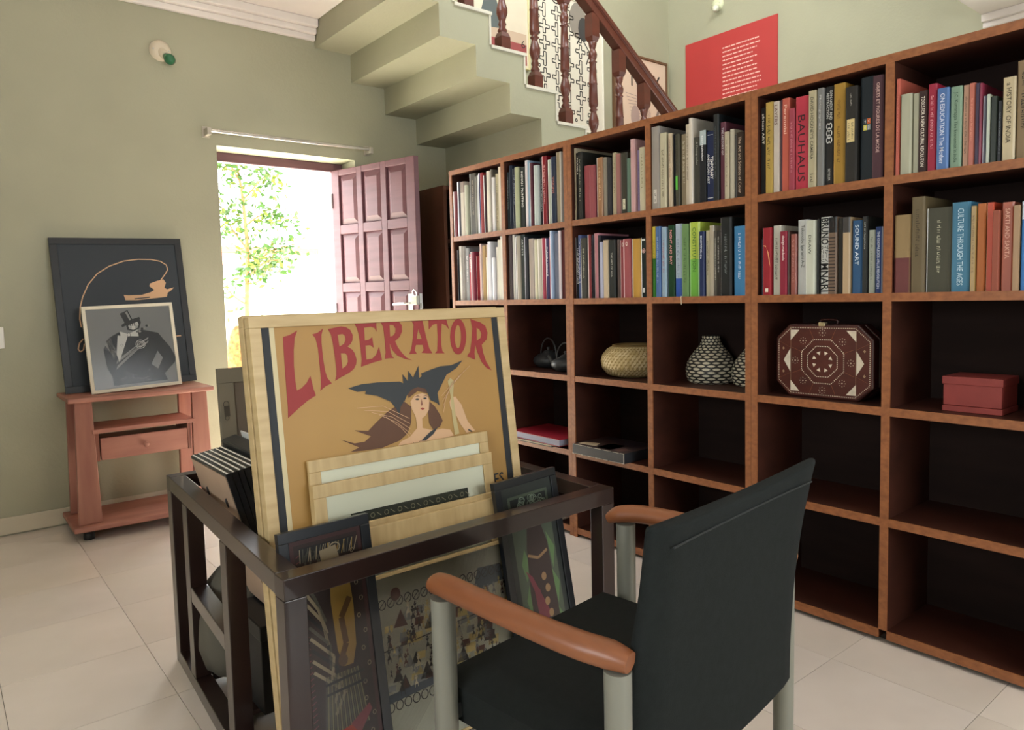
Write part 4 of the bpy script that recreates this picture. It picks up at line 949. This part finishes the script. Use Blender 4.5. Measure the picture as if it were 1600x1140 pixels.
ASH = mat('c8b083', .5, .14, (6, 6, 40), c2='b39a6c', name='pale_ash_frame')
ASHH = mat('c4ab7c', .5, .14, (40, 6, 6), c2='ae9566', name='pale_ash_frame_light')
LIB_L = {'L': [[(0.0806, 1.0378), (0.0978, 1.0423), (0.1181, 1.0523), (0.1094, 1.0335), (0.1041, 1.0035), (0.1009, 0.9654), (0.1008, 0.9298), (0.1024, 0.9061), (0.1142, 0.9104), (0.1285, 0.9217), (0.1401, 0.9389), (0.1422, 0.9259), (0.1449, 0.9062), (0.1496, 0.889), (0.127, 0.8782), (0.1025, 0.8623), (0.0741, 0.8418), (0.0763, 0.8697), (0.0767, 0.9076), (0.0776, 0.9509), (0.0791, 0.9998)]], 'I': [[(0.155, 1.0404), (0.1701, 1.0441), (0.1848, 1.0536), (0.1796, 1.038), (0.1776, 1.0184), (0.1774, 0.9817), (0.1798, 0.9477), (0.1839, 0.9294), (0.1944, 0.9148), (0.1783, 0.9096), (0.1618, 0.8989), (0.1655, 0.9125), (0.1669, 0.9376), (0.1668, 0.9713), (0.1667, 1.005), (0.1628, 1.0305)]], 'B': [[(0.1978, 1.0513), (0.2163, 1.0544), (0.235, 1.0569), (0.2484, 1.054), (0.2589, 1.0466), (0.2644, 1.0335), (0.2622, 1.0191), (0.2563, 1.0108), (0.2469, 1.0044), (0.2585, 0.9961), (0.265, 0.9858), (0.2683, 0.9693), (0.2657, 0.9568), (0.2582, 0.9458), (0.244, 0.9366), (0.2214, 0.9282), (0.2034, 0.9196), (0.2085, 0.9328), (0.2103, 0.9509), (0.2091, 0.9851), (0.2075, 1.0166), (0.2048, 1.0378)], [(0.2229, 1.0357), (0.236, 1.0373), (0.2423, 1.0324), (0.2431, 1.0219), (0.2377, 1.0119), (0.2247, 1.0058)], [(0.2266, 0.9885), (0.2389, 0.9876), (0.2442, 0.9798), (0.244, 0.9654), (0.2379, 0.9555), (0.2268, 0.9495)]], 'E': [[(0.2719, 1.0623), (0.3024, 1.0657), (0.3355, 1.0685), (0.3341, 1.0381), (0.3286, 1.0479), (0.3185, 1.052), (0.2988, 1.0505), (0.2971, 1.0171), (0.3083, 1.0182), (0.3194, 1.0247), (0.3209, 0.9962), (0.3119, 1.0038), (0.2976, 1.0035), (0.2962, 0.9672), (0.3133, 0.9683), (0.3261, 0.978), (0.3364, 0.9987), (0.3417, 0.9627), (0.3134, 0.9577), (0.2789, 0.9493), (0.2828, 0.9682), (0.2828, 0.9975), (0.2815, 1.0326), (0.2783, 1.0503)]], 'R': [[(0.3454, 1.0681), (0.3657, 1.0696), (0.3873, 1.0688), (0.4026, 1.0639), (0.4116, 1.0513), (0.4104, 1.0349), (0.4011, 1.0202), (0.3862, 1.0101), (0.3925, 0.9934), (0.4044, 0.9762), (0.4168, 0.9631), (0.4335, 0.9552), (0.4116, 0.9599), (0.3886, 0.9712), (0.3753, 0.9866), (0.3686, 1.0051), (0.3695, 0.9828), (0.3722, 0.9706), (0.379, 0.9647), (0.3642, 0.9658), (0.3499, 0.965), (0.3545, 0.982), (0.3554, 1.0137), (0.3547, 1.0497)], [(0.3742, 1.0548), (0.3856, 1.0531), (0.3914, 1.0438), (0.3886, 1.0318), (0.381, 1.0249), (0.3726, 1.023)]], 'A': [[(0.4383, 1.0705), (0.4598, 1.0715), (0.4777, 1.0702), (0.4797, 1.0502), (0.4854, 1.0124), (0.4909, 0.984), (0.4994, 0.9696), (0.482, 0.9708), (0.4649, 0.9733), (0.4722, 0.9802), (0.471, 0.9946), (0.4496, 0.9959), (0.4444, 0.9821), (0.4496, 0.9718), (0.4249, 0.9723), (0.4334, 0.9846), (0.4429, 1.0179), (0.4489, 1.0515)], [(0.4617, 1.0385), (0.4536, 1.0123), (0.4694, 1.0115)]], 'T': [[(0.4981, 1.0694), (0.5556, 1.0692), (0.5634, 1.0324), (0.5534, 1.045), (0.5405, 1.0507), (0.5344, 1.0192), (0.5318, 0.9908), (0.5334, 0.9736), (0.5402, 0.9668), (0.5082, 0.969), (0.5165, 0.976), (0.5225, 1.0135), (0.524, 1.0514), (0.5104, 1.0488), (0.4955, 1.0357)]], 'O': [[(0.6197, 1.0095), (0.6168, 0.995), (0.6118, 0.9818), (0.6051, 0.9711), (0.5975, 0.9637), (0.5893, 0.9601), (0.5814, 0.9606), (0.5744, 0.9652), (0.5688, 0.9735), (0.565, 0.9848), (0.5634, 0.9981), (0.564, 1.0125), (0.5669, 1.0268), (0.5717, 1.0398), (0.5782, 1.0506), (0.5858, 1.0582), (0.5939, 1.062), (0.6019, 1.0617), (0.6091, 1.0573), (0.6148, 1.049), (0.6187, 1.0377), (0.6204, 1.0241)], [(0.6017, 1.0104), (0.6001, 1.0011), (0.5978, 0.9925), (0.5948, 0.9854), (0.5916, 0.9805), (0.5883, 0.978), (0.5853, 0.9782), (0.5826, 0.9811), (0.5807, 0.9863), (0.5796, 0.9936), (0.5793, 1.0022), (0.5801, 1.0116), (0.5816, 1.021), (0.584, 1.0295), (0.5869, 1.0366), (0.5901, 1.0416), (0.5934, 1.0441), (0.5965, 1.044), (0.5991, 1.0412), (0.6011, 1.0359), (0.6022, 1.0286), (0.6025, 1.0199)]], 'Q': [[(0.6405, 1.0608), (0.6559, 1.0549), (0.6755, 1.0488), (0.6921, 1.0374), (0.6978, 1.0172), (0.692, 0.9975), (0.672, 0.9828), (0.674, 0.9602), (0.6819, 0.9319), (0.6984, 0.9053), (0.6812, 0.9134), (0.6642, 0.9345), (0.6532, 0.9636), (0.6487, 0.9856), (0.6431, 0.9597), (0.6431, 0.9407), (0.6151, 0.9532), (0.6277, 0.9653), (0.6374, 0.9974), (0.6443, 1.033)], [(0.6597, 1.0336), (0.6695, 1.0279), (0.6753, 1.015), (0.6696, 1.0028), (0.6557, 0.9957)]]}
LIB_S = {'wing': [[(0.2368, 0.8982), (0.2753, 0.9048), (0.3207, 0.9051), (0.3875, 0.9013), (0.3942, 0.8873), (0.3976, 0.8688), (0.3929, 0.8452), (0.3827, 0.8343), (0.3749, 0.8082), (0.3697, 0.8286), (0.3546, 0.8506), (0.3169, 0.8702), (0.2821, 0.8785), (0.2861, 0.8862), (0.2606, 0.8865)]], 'wing2': [[(0.4561, 0.917), (0.4898, 0.9254), (0.5201, 0.9316), (0.558, 0.9318), (0.598, 0.9428), (0.5737, 0.9222), (0.5381, 0.9061), (0.52, 0.8813), (0.5024, 0.858), (0.5056, 0.8232), (0.4949, 0.8325), (0.4782, 0.8406), (0.4683, 0.8677), (0.4602, 0.8901)]], 'crown': [[(0.3875, 0.9013), (0.3979, 0.8954), (0.398, 0.9203), (0.4124, 0.9001), (0.4169, 0.9277), (0.43, 0.9071), (0.4501, 0.9391), (0.4483, 0.9054), (0.4604, 0.9105), (0.4649, 0.8878), (0.4783, 0.8654), (0.4634, 0.8744), (0.4412, 0.8815), (0.4208, 0.8762), (0.4052, 0.862), (0.3949, 0.845), (0.3915, 0.8634)]], 'hair': [[(0.3964, 0.846), (0.4155, 0.8305), (0.4107, 0.7886), (0.3956, 0.7604), (0.3697, 0.7449), (0.3149, 0.734), (0.2633, 0.7349), (0.2259, 0.7373), (0.2517, 0.7448), (0.2037, 0.7712), (0.2404, 0.7568), (0.2689, 0.7572), (0.2874, 0.7684), (0.2427, 0.7896), (0.2813, 0.7832), (0.3095, 0.804), (0.3381, 0.8228), (0.3608, 0.8338)]], 'hair2': [[(0.4685, 0.8442), (0.4906, 0.8218), (0.5041, 0.7984), (0.5109, 0.7806), (0.5, 0.7646), (0.4774, 0.7602), (0.4665, 0.7783), (0.4661, 0.8123)]], 'skin': [[(0.4143, 0.844), (0.4303, 0.8606), (0.4534, 0.863), (0.4699, 0.8564), (0.4737, 0.8393), (0.4694, 0.815), (0.4569, 0.8011), (0.4454, 0.7951), (0.4438, 0.769), (0.4771, 0.7577), (0.5067, 0.7587), (0.5323, 0.7527), (0.543, 0.7349), (0.496, 0.7309), (0.4379, 0.7313), (0.3628, 0.7316), (0.3728, 0.742), (0.4014, 0.7505), (0.427, 0.7713), (0.4261, 0.8), (0.4168, 0.823)]], 'arm': [[(0.5394, 0.8301), (0.547, 0.8419), (0.5608, 0.8423), (0.5674, 0.8333), (0.5787, 0.818), (0.587, 0.7914), (0.5943, 0.7681), (0.6167, 0.7387), (0.5864, 0.7364), (0.5694, 0.7617), (0.5592, 0.7853), (0.546, 0.8028), (0.5393, 0.8162)]], 'staff': [[(0.5405, 0.8888), (0.5498, 0.8962), (0.5617, 0.8868), (0.5538, 0.8475), (0.5558, 0.7889), (0.5617, 0.7373), (0.5462, 0.7357), (0.5437, 0.7904), (0.5447, 0.8485)]], 'strap': [[(0.4348, 0.7354), (0.4659, 0.7555), (0.4927, 0.7655), (0.476, 0.748), (0.4489, 0.7334)]], 'eye': [[(0.4423, 0.8476), (0.4409, 0.8463), (0.4376, 0.8458), (0.4337, 0.8462), (0.4307, 0.8475), (0.4296, 0.849), (0.431, 0.8503), (0.4343, 0.8508), (0.4382, 0.8504), (0.4412, 0.8492)]], 'eye2': [[(0.466, 0.8475), (0.4647, 0.8462), (0.4617, 0.8456), (0.4582, 0.846), (0.4555, 0.8472), (0.4546, 0.8488), (0.4558, 0.8501), (0.4588, 0.8506), (0.4623, 0.8503), (0.465, 0.8491)]], 'brow': [[(0.4268, 0.8548), (0.4386, 0.8585), (0.4466, 0.8539), (0.4383, 0.856)]], 'brow2': [[(0.4544, 0.8537), (0.4635, 0.8571), (0.4708, 0.8519), (0.4625, 0.8547)]], 'nose': [[(0.4488, 0.8482), (0.4518, 0.8312), (0.4459, 0.8294), (0.4449, 0.8332)]], 'mouth': [[(0.4415, 0.8226), (0.4488, 0.8242), (0.457, 0.8208), (0.4487, 0.8174)]], 'collar': [[(0.4176, 0.8911), (0.4424, 0.8918), (0.4662, 0.8803), (0.4806, 0.8602), (0.4676, 0.8616), (0.44, 0.8706), (0.4099, 0.8542), (0.4083, 0.8647)]]}

def art_lib(m, F, W_, H_):
    m.rect(.028, .048, .02, H_-.02, F(), 2); m.rect(.7165, .738, .02, H_-.02, F(), 2); m.rect(.048, .060, .02, H_-.02, F(), 3)
    for k, l in LIB_L.items(): m.poly(l, F(1), 1)
    for i, (k, mi) in enumerate((('hair', 5), ('hair2', 5), ('arm', 6), ('staff', 7), ('skin', 6), ('collar', 5), ('wing', 4), ('wing2', 4), ('crown', 4), ('strap', 4), ('eye', 4), ('eye2', 4), ('brow', 5), ('brow2', 5), ('nose', 8), ('mouth', 9))): m.poly(LIB_S[k], F(1+i*.4), mi)
    w_ = LIB_S['wing'][0]; cx, cy = LIB_S['crown'][0][-1]
    for q in range(5): m.stroke([(.255+.02*q, .845-.008*q), (.33+.012*q, .842-.016*q), (.405, .80-.014*q)], .0012, F(8), 6)
    for q in range(4): m.stroke([(.62-.02*q, .925-.012*q), (.56-.01*q, .885-.012*q), (.515, .85-.016*q)], .0012, F(8), 6)
    rd = random.Random(6)
    for q in range(16):
        x, y = .40+rd.uniform(-.02, .02), .66+rd.uniform(-.03, .05); m.stroke([(x+.02, y+.04), (x-.06, y-.01-.004*q), (x-.15, y-.05-.003*q)], .0014, F(8), 5 if q % 2 else 10)
    for q in range(9): a, b = .598+.002*q, .745-.0125*q; m.stroke([(a-.006, b), (a+.007, b-.008)], .004, F(9), 4)
    put_text(m, 'ES', .668, .703, .572, .606, F(1), 4, .01)
    return [mat('c89a4a', .6), mat('8e2a28', .6), mat('1e2226', .6), mat('c8ba92', .6), mat('2c3032', .6), mat('5c3e2c', .7), mat('c8a27c', .6), mat('b0a070', .5), mat('8a5c48', .6), mat('8c3c30', .6), mat('7c5a40', .6)]
TL = math.radians(7.25)
picture('framed_poster', 'huge framed yellow poster with red LIBERATOR lettering, tallest in the crate', 'poster', (.583, 1.5675, .0555), TL, .766, 1.09, .03, .028, ASH, mat('ab8648', .55, .10, (2.5, 2.5, 1.6), c2='a17a40'), art_lib, glass=False)
picture('framed_poster', 'pale wooden frame standing directly behind the yellow poster', 'poster', (.581, 1.6035, .0555), TL, .766, 1.092, .034, .028, ASH, CREAM, None)
def art_arch(m, F, W_, H_):
    x0, x1, y1 = .092, .445, H_-.085
    m.rect(x0, x1, .12, y1, F(), 0); m.rect(x0+.03, x1-.03, .12, y1-.03, F(1), 2); m.rect(x0+.034, x1-.034, .12, y1-.034, F(2), 1)
    rd = random.Random(2)
    for q in range(9):
        x = x0+.02+q*.039; m.ring(x, y1-.015, .007, .007, .0018, F(1), 3, 6); m.stroke([(x+.012, y1-.01), (x+.024, y1-.02)], .002, F(1), 3)
    for q in range(12): m.ring(x0+.015, y1-.04-.035*q, .007, .007, .0018, F(1), 3, 6); m.ring(x1-.015, y1-.04-.035*q, .007, .007, .0018, F(1), 3, 6)
    for j in range(5):
        for q in range(4): m.disc(x0+.075+q*.068, y1-.07-.085*j, .026, .022, F(3), 0, 18); m.rect(x0+.049+q*.068, x0+.101+q*.068, y1-.11-.085*j, y1-.07-.085*j, F(3), 0); m.disc(x0+.075+q*.068, y1-.075-.085*j, .008, .01, F(4), 1, 10)
    return [mat('34382c', .7), mat('a89c7c', .7), mat('6a6450', .7), mat('9a9878', .7)]
MATB = mat('eeeed8', .7, .03, (3,3,3))
g = 'pale wooden framed prints in the crate'
picture('framed_print', 'pale framed print, rear one of the two in front of the poster', 'picture', (.688, 1.555, .0555), math.radians(7), .54, .735, .012, .030, ASHH, MATB, None, group=g, mat_w=1, matm=MATB)
picture('framed_print', 'pale framed print showing the top of a dark green patterned picture', 'picture', (.684, 1.532, .0555), math.radians(7), .535, .68, .016, .032, ASHH, MATB, art_arch, group=g, mat_w=1, matm=MATB)
for i, (y, h_, lab) in enumerate(((1.512, .575, 'pale frame peeking just above the front rail, nearer the patterned print'), (1.496, .565, 'pale frame tucked directly behind the front rail, foremost of the pale stack'))):
    picture('framed_print', lab, 'picture', (.675+.01*i, y, .0555), math.radians(6.3), .545, h_, .012, .07, ASHH, MATB, None, group=g, mat_w=1, matm=MATB)
# print covered in small rural figures
def art_folk(m, F, W_, H_):
    x0, x1, y0, y1 = .05, W_-.05, .115, H_-.012; rd = random.Random(11)
    m.rect(.03, W_-.03, .085, H_-.014, F(), 0); m.rect(x0, x1, y0, y1-.04, F(1), 1)
    for q in range(17): 
        x = x0+.012+q*(x1-x0-.02)/16; m.ring(x, y1-.06, .011, .013, .0025, F(2), 2, 12); m.stroke([(x-.006, y1-.066), (x+.006, y1-.054)], .002, F(2), 2)
        m.ring(x, y0+.02, .011, .013, .0025, F(2), 2, 12)
    for q in range(190):      # figures made of two triangles and a dot
        x, y = rd.uniform(x0+.015, x1-.015), rd.uniform(y0+.05, y1-.09); s = rd.uniform(.5, 1.0); c_ = rd.choice((2, 2, 2, 3, 4, 5, 6))
        if rd.random() < .6:
            m.poly([(x-.006*s, y+.018*s), (x+.006*s, y+.018*s), (x, y+.006*s)], F(3), c_); m.poly([(x, y+.010*s), (x-.007*s, y-.006*s), (x+.007*s, y-.006*s)], F(3), c_); m.disc(x, y+.022*s, .0032*s, .0032*s, F(3), c_, 8)
            m.stroke([(x-.005*s, y-.006*s), (x-.006*s, y-.016*s)], .0018*s, F(3), c_); m.stroke([(x+.005*s, y-.006*s), (x+.006*s, y-.016*s)], .0018*s, F(3), c_)
        elif rd.random() < .5: m.poly([(x-.022*s, y-.015*s), (x+.022*s, y-.018*s), (x+.004*s, y+.03*s)], F(2), c_)
        else: m.poly([(x-.02*s, y-.012*s), (x+.016*s, y-.014*s), (x+.02*s, y+.012*s), (x-.016*s, y+.015*s)], F(2), rd.choice((3, 4, 6)))
    for q, (a, b, c_) in enumerate(((.33, .30, 6), (.38, .37, 7))): m.poly([(a-.05, b-.03), (a+.05, b-.02), (a+.045, b+.025), (a-.03, b+.03)], F(1.5), c_)
    m.disc(.10, .40, .014, .016, F(4), 4, 14); m.stroke([(.03+.02, .155), (.2, .16), (.36, .17)], .02, F(2.5), 7); m.stroke([(x0, .27), (x1, .29)], .003, F(2), 2); m.stroke([(.25, y0+.03), (.24, y1-.08)], .003, F(2), 2)
    m.poly([(x0, .16), (.2, .17), (.2, .26), (x0, .24)], F(1.2), 6)
    return [mat('9c8f70', .7), mat('a08c68', .7), mat('2a221a', .7), mat('c8b478', .7), mat('5a3022', .7), mat('d8ccb0', .7), mat('8c8c88', .7), mat('485058', .7)]
picture('framed_print', 'framed print crowded with tiny dark folk figures, behind the front rail', 'picture', (.745, 1.478, .0525), math.radians(6.3), .50, .455, .010, .008, ASHH, MATB, art_folk, mat_w=1, matm=MATB)
def art_dark1(m, F, W_, H_):
    m.rect(.024, W_-.024, .024, H_-.024, F(), 0); m.rect(.034, W_-.034, .03, H_-.034, F(1), 1); m.rect(.044, W_-.044, H_-.075, H_-.042, F(2), 2)
    cx = W_*.55; rd = random.Random(1)
    m.ring(cx+.008, H_-.058, .014, .012, .003, F(3), 4, 14); m.disc(cx+.008, H_-.058, .006, .006, F(3), 5, 8)
    for q in range(22): m.stroke([(.046+.0062*q, H_-.075), (.052+.0062*q+rd.uniform(-.006, .006), H_-.045)], .0022, F(2.5), rd.choice((4, 6, 3)))
    m.poly([(cx-.012, .49), (cx+.035, .48), (cx+.038, .42), (cx+.034, .33), (cx+.022, .29), (cx+.0, .29), (cx-.012, .33), (cx-.016, .44)], F(3), 3)   # yellow bib
    m.stroke([(cx+.03, .44), (cx+.005, .40), (cx+.01, .34), (cx-.005, .31)], .014, F(4), 5); m.disc(cx-.002, .305, .012, .014, F(5), 5, 10)
    m.poly([(cx-.03, .56), (cx+.01, .565), (cx+.02, .52), (cx, .49), (cx-.025, .50)], F(4), 4)
    for q in range(5): m.ring(cx-.05+.012*q, .545-.012*q, .018, .022, .004, F(2), 6, 12)
    for q in range(9): m.stroke([(.05, .50-.025*q), (.07+.006*q, .46-.028*q), (.09, .40-.026*q)], .007, F(2), rd.choice((6, 2, 4)))
    for q in range(20): m.stroke([(cx-.045+.004*q, .28), (cx-.06+.0055*q, .15)], .003, F(2), 8 if q % 2 else 6)
    m.stroke([(cx-.05, .262), (cx+.045, .268)], .006, F(3), 2); m.stroke([(cx-.05, .24), (cx+.05, .245)], .006, F(3), 2)
    m.poly([(cx-.055, .15), (cx+.02, .16), (cx+.03, .04), (cx-.06, .04)], F(3), 7); m.poly([(cx, .16), (cx+.05, .19), (cx+.055, .175), (cx+.02, .13)], F(3.5), 9)
    for q in range(14): x, y = W_-.06+rd.uniform(0, .022), .05+.038*q; m.ring(x, y, .005, .006, .0016, F(3), 4, 6)
    for q in range(40): m.stroke([(.037, .05+.013*q), (.048, .055+.013*q)], .0014, F(2), 9)
    return [mat('4a2a28', .6), mat('35221c', .6), mat('1c1a16', .6), mat('a8863a', .6), mat('a8987a', .6), mat('6a4a24', .6), mat('5a5648', .6), mat('a8402c', .6), mat('8a8460', .6), mat('8c4448', .6)]
BF = mat('14171b', .35, coat=.2)
gg = 'tall narrow black-framed pictures leaning in the crate'
picture('framed_picture', 'tall narrow black framed picture with yellow bib figure, by crate corner', 'picture', (.568, 1.442, .05), math.radians(8), .222, .618, .018, .024, BF, NAVY, art_dark1, group=gg, rx=-.012)
def art_dark2(m, F, W_, H_):
    m.rect(.024, W_-.024, .024, H_-.024, F(), 0); m.rect(.04, W_-.04, .03, H_-.05, F(1), 1); rd = random.Random(3)
    m.rect(.048, W_-.048, H_-.115, H_-.058, F(2), 2)
    for q in range(34): x, y = rd.uniform(.055, W_-.055), H_-rd.uniform(.065, .11); m.ring(x, y, rd.uniform(.006, .012), rd.uniform(.006, .012), .0018, F(3), 3, 10)
    cx = W_*.52
    m.poly([(cx-.02, .50), (cx+.02, .50), (cx+.04, .42), (cx+.045, .30), (cx+.05, .16), (cx-.045, .16), (cx-.045, .30), (cx-.035, .42)], F(3), 4)
    for q in range(3): m.poly([(cx-.045, .42-.1*q), (cx-.06, .38-.1*q), (cx-.05, .33-.1*q), (cx-.03, .37-.1*q)], F(2), 5); m.poly([(cx+.04, .45-.1*q), (cx+.065, .40-.1*q), (cx+.05, .34-.1*q)], F(2), 5)
    m.poly([(cx-.05, .36), (cx-.03, .34), (cx+.02, .22), (cx+.0, .21)], F(4), 6); m.poly([(cx-.03, .30), (cx-.01, .30), (cx+.01, .14), (cx-.02, .14)], F(4), 6)
    for q in range(6): m.disc(cx+.01+.008*(q % 2), .33-.035*q, .009, .012, F(5), 7, 10)
    m.stroke([(cx-.035, .40), (cx, .385), (cx+.035, .40)], .008, F(5), 7)
    return [mat('2a302c', .6), mat('55604c', .6), mat('1c221c', .6), mat('8c9c88', .6), mat('3c2624', .6), mat('6c8c58', .6), mat('8a3c48', .6), mat('a8845c', .6)]
picture('framed_picture', 'tall narrow black framed picture in greens, leaning by the far front corner', 'picture', (1.190, 1.443, .05), math.radians(8.5), .225, .620, .018, .022, BF, NAVY, art_dark2, group=gg, rx=-.045)
# stack of black framed pictures seen from behind, leaning on the left rail
def leaning(nm, lab, x, y0, z0, L_, h_, th, cb, ct, i):
    o = empty(nm, (x, y0+L_, z0), (math.radians(15), 0, -PI/2)); tag(o, lab, 'picture', 'black framed pictures stacked on the left of the crate')
    MB().box(0, L_, .001, th, 0, h_).build('frame', BF, o, bevel=.001)
    if cb: MB().box(.006, L_-.006, -.001, .001, .006, h_-.008).build('backing', mat(cb, .7, .08, (4,4,4)), o)
    if ct: MB().box(.004, L_-.004, th*.35, th*.35+.0035, h_, h_+.0015).build('mount_edge', mat(ct, .6), o)
    if cb:
        m = MB()
        for a in (.25, .78): m.tube([(L_*a, -.002, h_*.80), (L_*a+.004, -.004, h_*.78), (L_*a, -.002, h_*.74)], .003, n=6, sub=3)
        m.build('clip', mat('2a2420', .5), o)
for i in range(6):
    leaning('framed_picture', ['black framed picture showing its pale backboard, outermost of the leaning stack', 'second black framed picture of the leaning stack', 'third black framed picture of the leaning stack', 'fourth black framed picture of the leaning stack', 'fifth black framed picture of the leaning stack', 'innermost black framed picture of the leaning stack'][i], .700+.0175*i, 1.965+.004*i, .300+.002*i, .33, .425, .016, 'b89c84' if i == 0 else None, 'e8e4da', i)
o = MB().box(0, .20, 0, .22, 0, .245).build('portfolio_box', mat('17181a', .5), loc=(.64, 1.90, .0505), bevel=.003); tag(o, 'black storage box under the leaning picture stack', 'box')
MB().box(-.002, .202, -.002, .222, .205, .248).build('lid', mat('1b1c1e', .45), o, bevel=.003)
o = empty('portfolio', (.812, 2.34, .30), (math.radians(15), 0, -PI/2)); tag(o, 'thick dark grey portfolio leaning behind the black pictures', 'portfolio')
MB().box(0, .345, 0, .05, 0, .455).build('body', mat('2c2d2c', .5, .12, (8,8,8)), o, bevel=.006); MB().box(.05, .30, .052, .056, 0, .470).build('paper', mat('dcdcd8', .7), o)
picture('framed_picture', 'brown-grey back of a frame with a hanger, standing at the crate far side', 'picture', (.728, 2.382, .0525), math.radians(4.3), .32, .905, .02, .05, mat('77705f', .7, .1, (6,6,6)), mat('6a5f52', .8, .1, (6,6,6)), lambda m, F, W_, H_: (m.ring(.02, H_-.12, .010, .012, .0025, F(20), 0, 14), m.rect(.012, .030, H_-.16, H_-.125, F(20), 0), m.ring(.02, H_-.165, .007, .008, .002, F(20), 0, 12), [mat('4c463c', .5)])[-1], glass=False)
# grey cloth bag in the crate bottom
m = MB(); m.lathe([(.05,0), (.10,.02), (.125,.09), (.12,.18), (.09,.26), (.05,.31), (.02,.325), (.001,.326)], n=20)
m.v = [(x*(1+.08*math.sin(5*math.atan2(y, x)+8*z)), y*1.15*(1+.06*math.sin(7*math.atan2(y, x))), z) for x, y, z in m.v]
tag(m.build('cloth_bag', mat('5f5b50', .85, .1, (8,8,8)), loc=(.685, 2.245, .0425)), 'grey cloth bag slumped low at the back of the crate', 'bag')

# ------------------------------------------------------------------ armchair
o = empty('armchair', (.984, 1.143, 0), (0, 0, math.radians(6.2))); tag(o, 'dark grey upholstered armchair with wooden armrests and pale metal legs', 'armchair')
FAB = mat('1b1f1e', .95, .1, (60,60,60), bump=.25, bscale=700, c2='171b1a', spec=.2, name='dark_grey_fabric')
MET = mat('7f7f74', .45, .05, (5,5,5), metal=.25, name='pale_grey_metal'); BEE = mat('8c5430', .45, .16, (24, 3, 24), c2='744224', coat=.1, name='orange_brown_wood')
for x, y, nm in ((-.284, -.02, 'leg'), (.284, -.02, 'leg')): MB().lathe([(.019, 0), (.021, .02), (.023, .62)], (x, y, 0), 20).build(nm, MET, o)
for sx_ in (-1, 1):
    m = MB(); x = sx_*.284; m.lathe([(.017, 0), (.019, .02), (.021, .62)], (x-sx_*.006, -.412, 0), 20); m.build('leg', MET, o)
for sx_ in (-1, 1):
    m = MB(); x = sx_*.284
    m.tube([(x+sx_*-.012, .022, .626), (x-sx_*.004, -.005, .640), (x+sx_*.008, -.06, .648), (x+sx_*.016, -.16, .650), (x+sx_*.016, -.27, .647), (x+sx_*.008, -.35, .643), (x-sx_*.004, -.40, .640), (x-sx_*.010, -.432, .636)], [.014, .0235, .0245, .0235, .0235, .0245, .0245, .018], n=18, sub=6, squash=.86)
    m.build('armrest', BEE, o)
def cushion(w0, y0, y1, z0, z1, rad):
    m = MB(); N_ = 14; M_ = 14; 
    def prof(t, r_): return 1-(1-min(1, max(0, t)))**2
    g = []
    for j in range(M_+1):
        for i in range(N_+1):
            u_, v_ = i/N_, j/M_; x = -w0+2*w0*u_; y = y0+(y1-y0)*v_
            e = min(u_, 1-u_)*2*w0; e2 = min(v_, 1-v_)*(y1-y0); q = min(e, e2); z = z1 - rad*(1-min(1, q/rad))**2 + .006*math.sin(PI*u_)*math.sin(PI*v_)
            g.append((x, y, z))
    m.add(g, [(j*(N_+1)+i, j*(N_+1)+i+1, (j+1)*(N_+1)+i+1, (j+1)*(N_+1)+i) for j in range(M_) for i in range(N_)], 0, True)
    bd = [i for i in range(N_+1)] + [j*(N_+1)+N_ for j in range(1, M_+1)] + [M_*(N_+1)+i for i in range(N_-1, -1, -1)] + [j*(N_+1) for j in range(M_-1, 0, -1)]
    low = [(g[k][0]*.985, g[k][1], z0) for k in bd]; n = len(bd); b = len(g)
    m.add([g[k] for k in bd]+low, [(i, n+i, n+(i+1) % n, (i+1) % n) for i in range(n)]+[tuple(range(n, 2*n))[::-1]], 0, False)
    return m
cushion(.262, -.40, .035, .375, .462, .02).build('seat', FAB, o)
m = MB(); 
NX, NZ = 16, 18; gf, gb = [], []
for j in range(NZ+1):
    t = j/NZ; 
    for i in range(NX+1):
        s_ = -1+2*i/NX; hw = .276-.006*t+.014*max(0, t-.75)/.25*(s_*s_); z = .395+.440*t
        if t > .85: z += (-.004 + .012*s_*s_)*(t-.85)/.15
        if j == 0: z += .012*(1-s_*s_)*0
        y = -.405 - .040*t**1.6 + .012*s_*s_*(1-t) - .014*(s_*s_)*max(0, t-.5)*1.6
        th = .042*(1-.35*t)
        rnd = 1-.55*max(0, abs(s_)-.86)/.14
        gf.append((s_*hw+.013, y, z)); gb.append((s_*hw+.013, y-th*rnd, z - (.0 if t < 1 else .004)))
nn = len(gf); q = NX+1
fs = [(j*q+i, j*q+i+1, (j+1)*q+i+1, (j+1)*q+i) for j in range(NZ) for i in range(NX)]
m.add(gf+gb, [f_[::-1] for f_ in fs]+[tuple(nn+k for k in f_) for f_ in fs]
      +[(i, i+1, nn+i+1, nn+i) for i in range(NX)]+[(NZ*q+i, nn+NZ*q+i, nn+NZ*q+i+1, NZ*q+i+1) for i in range(NX)]
      +[(j*q, nn+j*q, nn+(j+1)*q, (j+1)*q) for j in range(NZ)]+[(j*q+NX, (j+1)*q+NX, nn+(j+1)*q+NX, nn+j*q+NX) for j in range(NZ)], 0, True)
ob = m.build('backrest', FAB, o, bevel=.006)
# seam near the top of the back
m = MB(); m.tube([(-.232+.478*i/16, -.405-.040*.93**1.6-.014*((-1+i/8)**2)*.69-.0290, .802+.004*(-1+i/8)**2) for i in range(17)], .0018, n=6); m.build('seam', mat('202423', .9), o)
m = MB(); m.beam((-.27, -.40, .40), (.27, -.40, .40), .03, .03); m.beam((-.27, -.02, .40), (.27, -.02, .40), .03, .03); m.build('seat_rail', mat('1c1f1e', .7), o, bevel=.003)
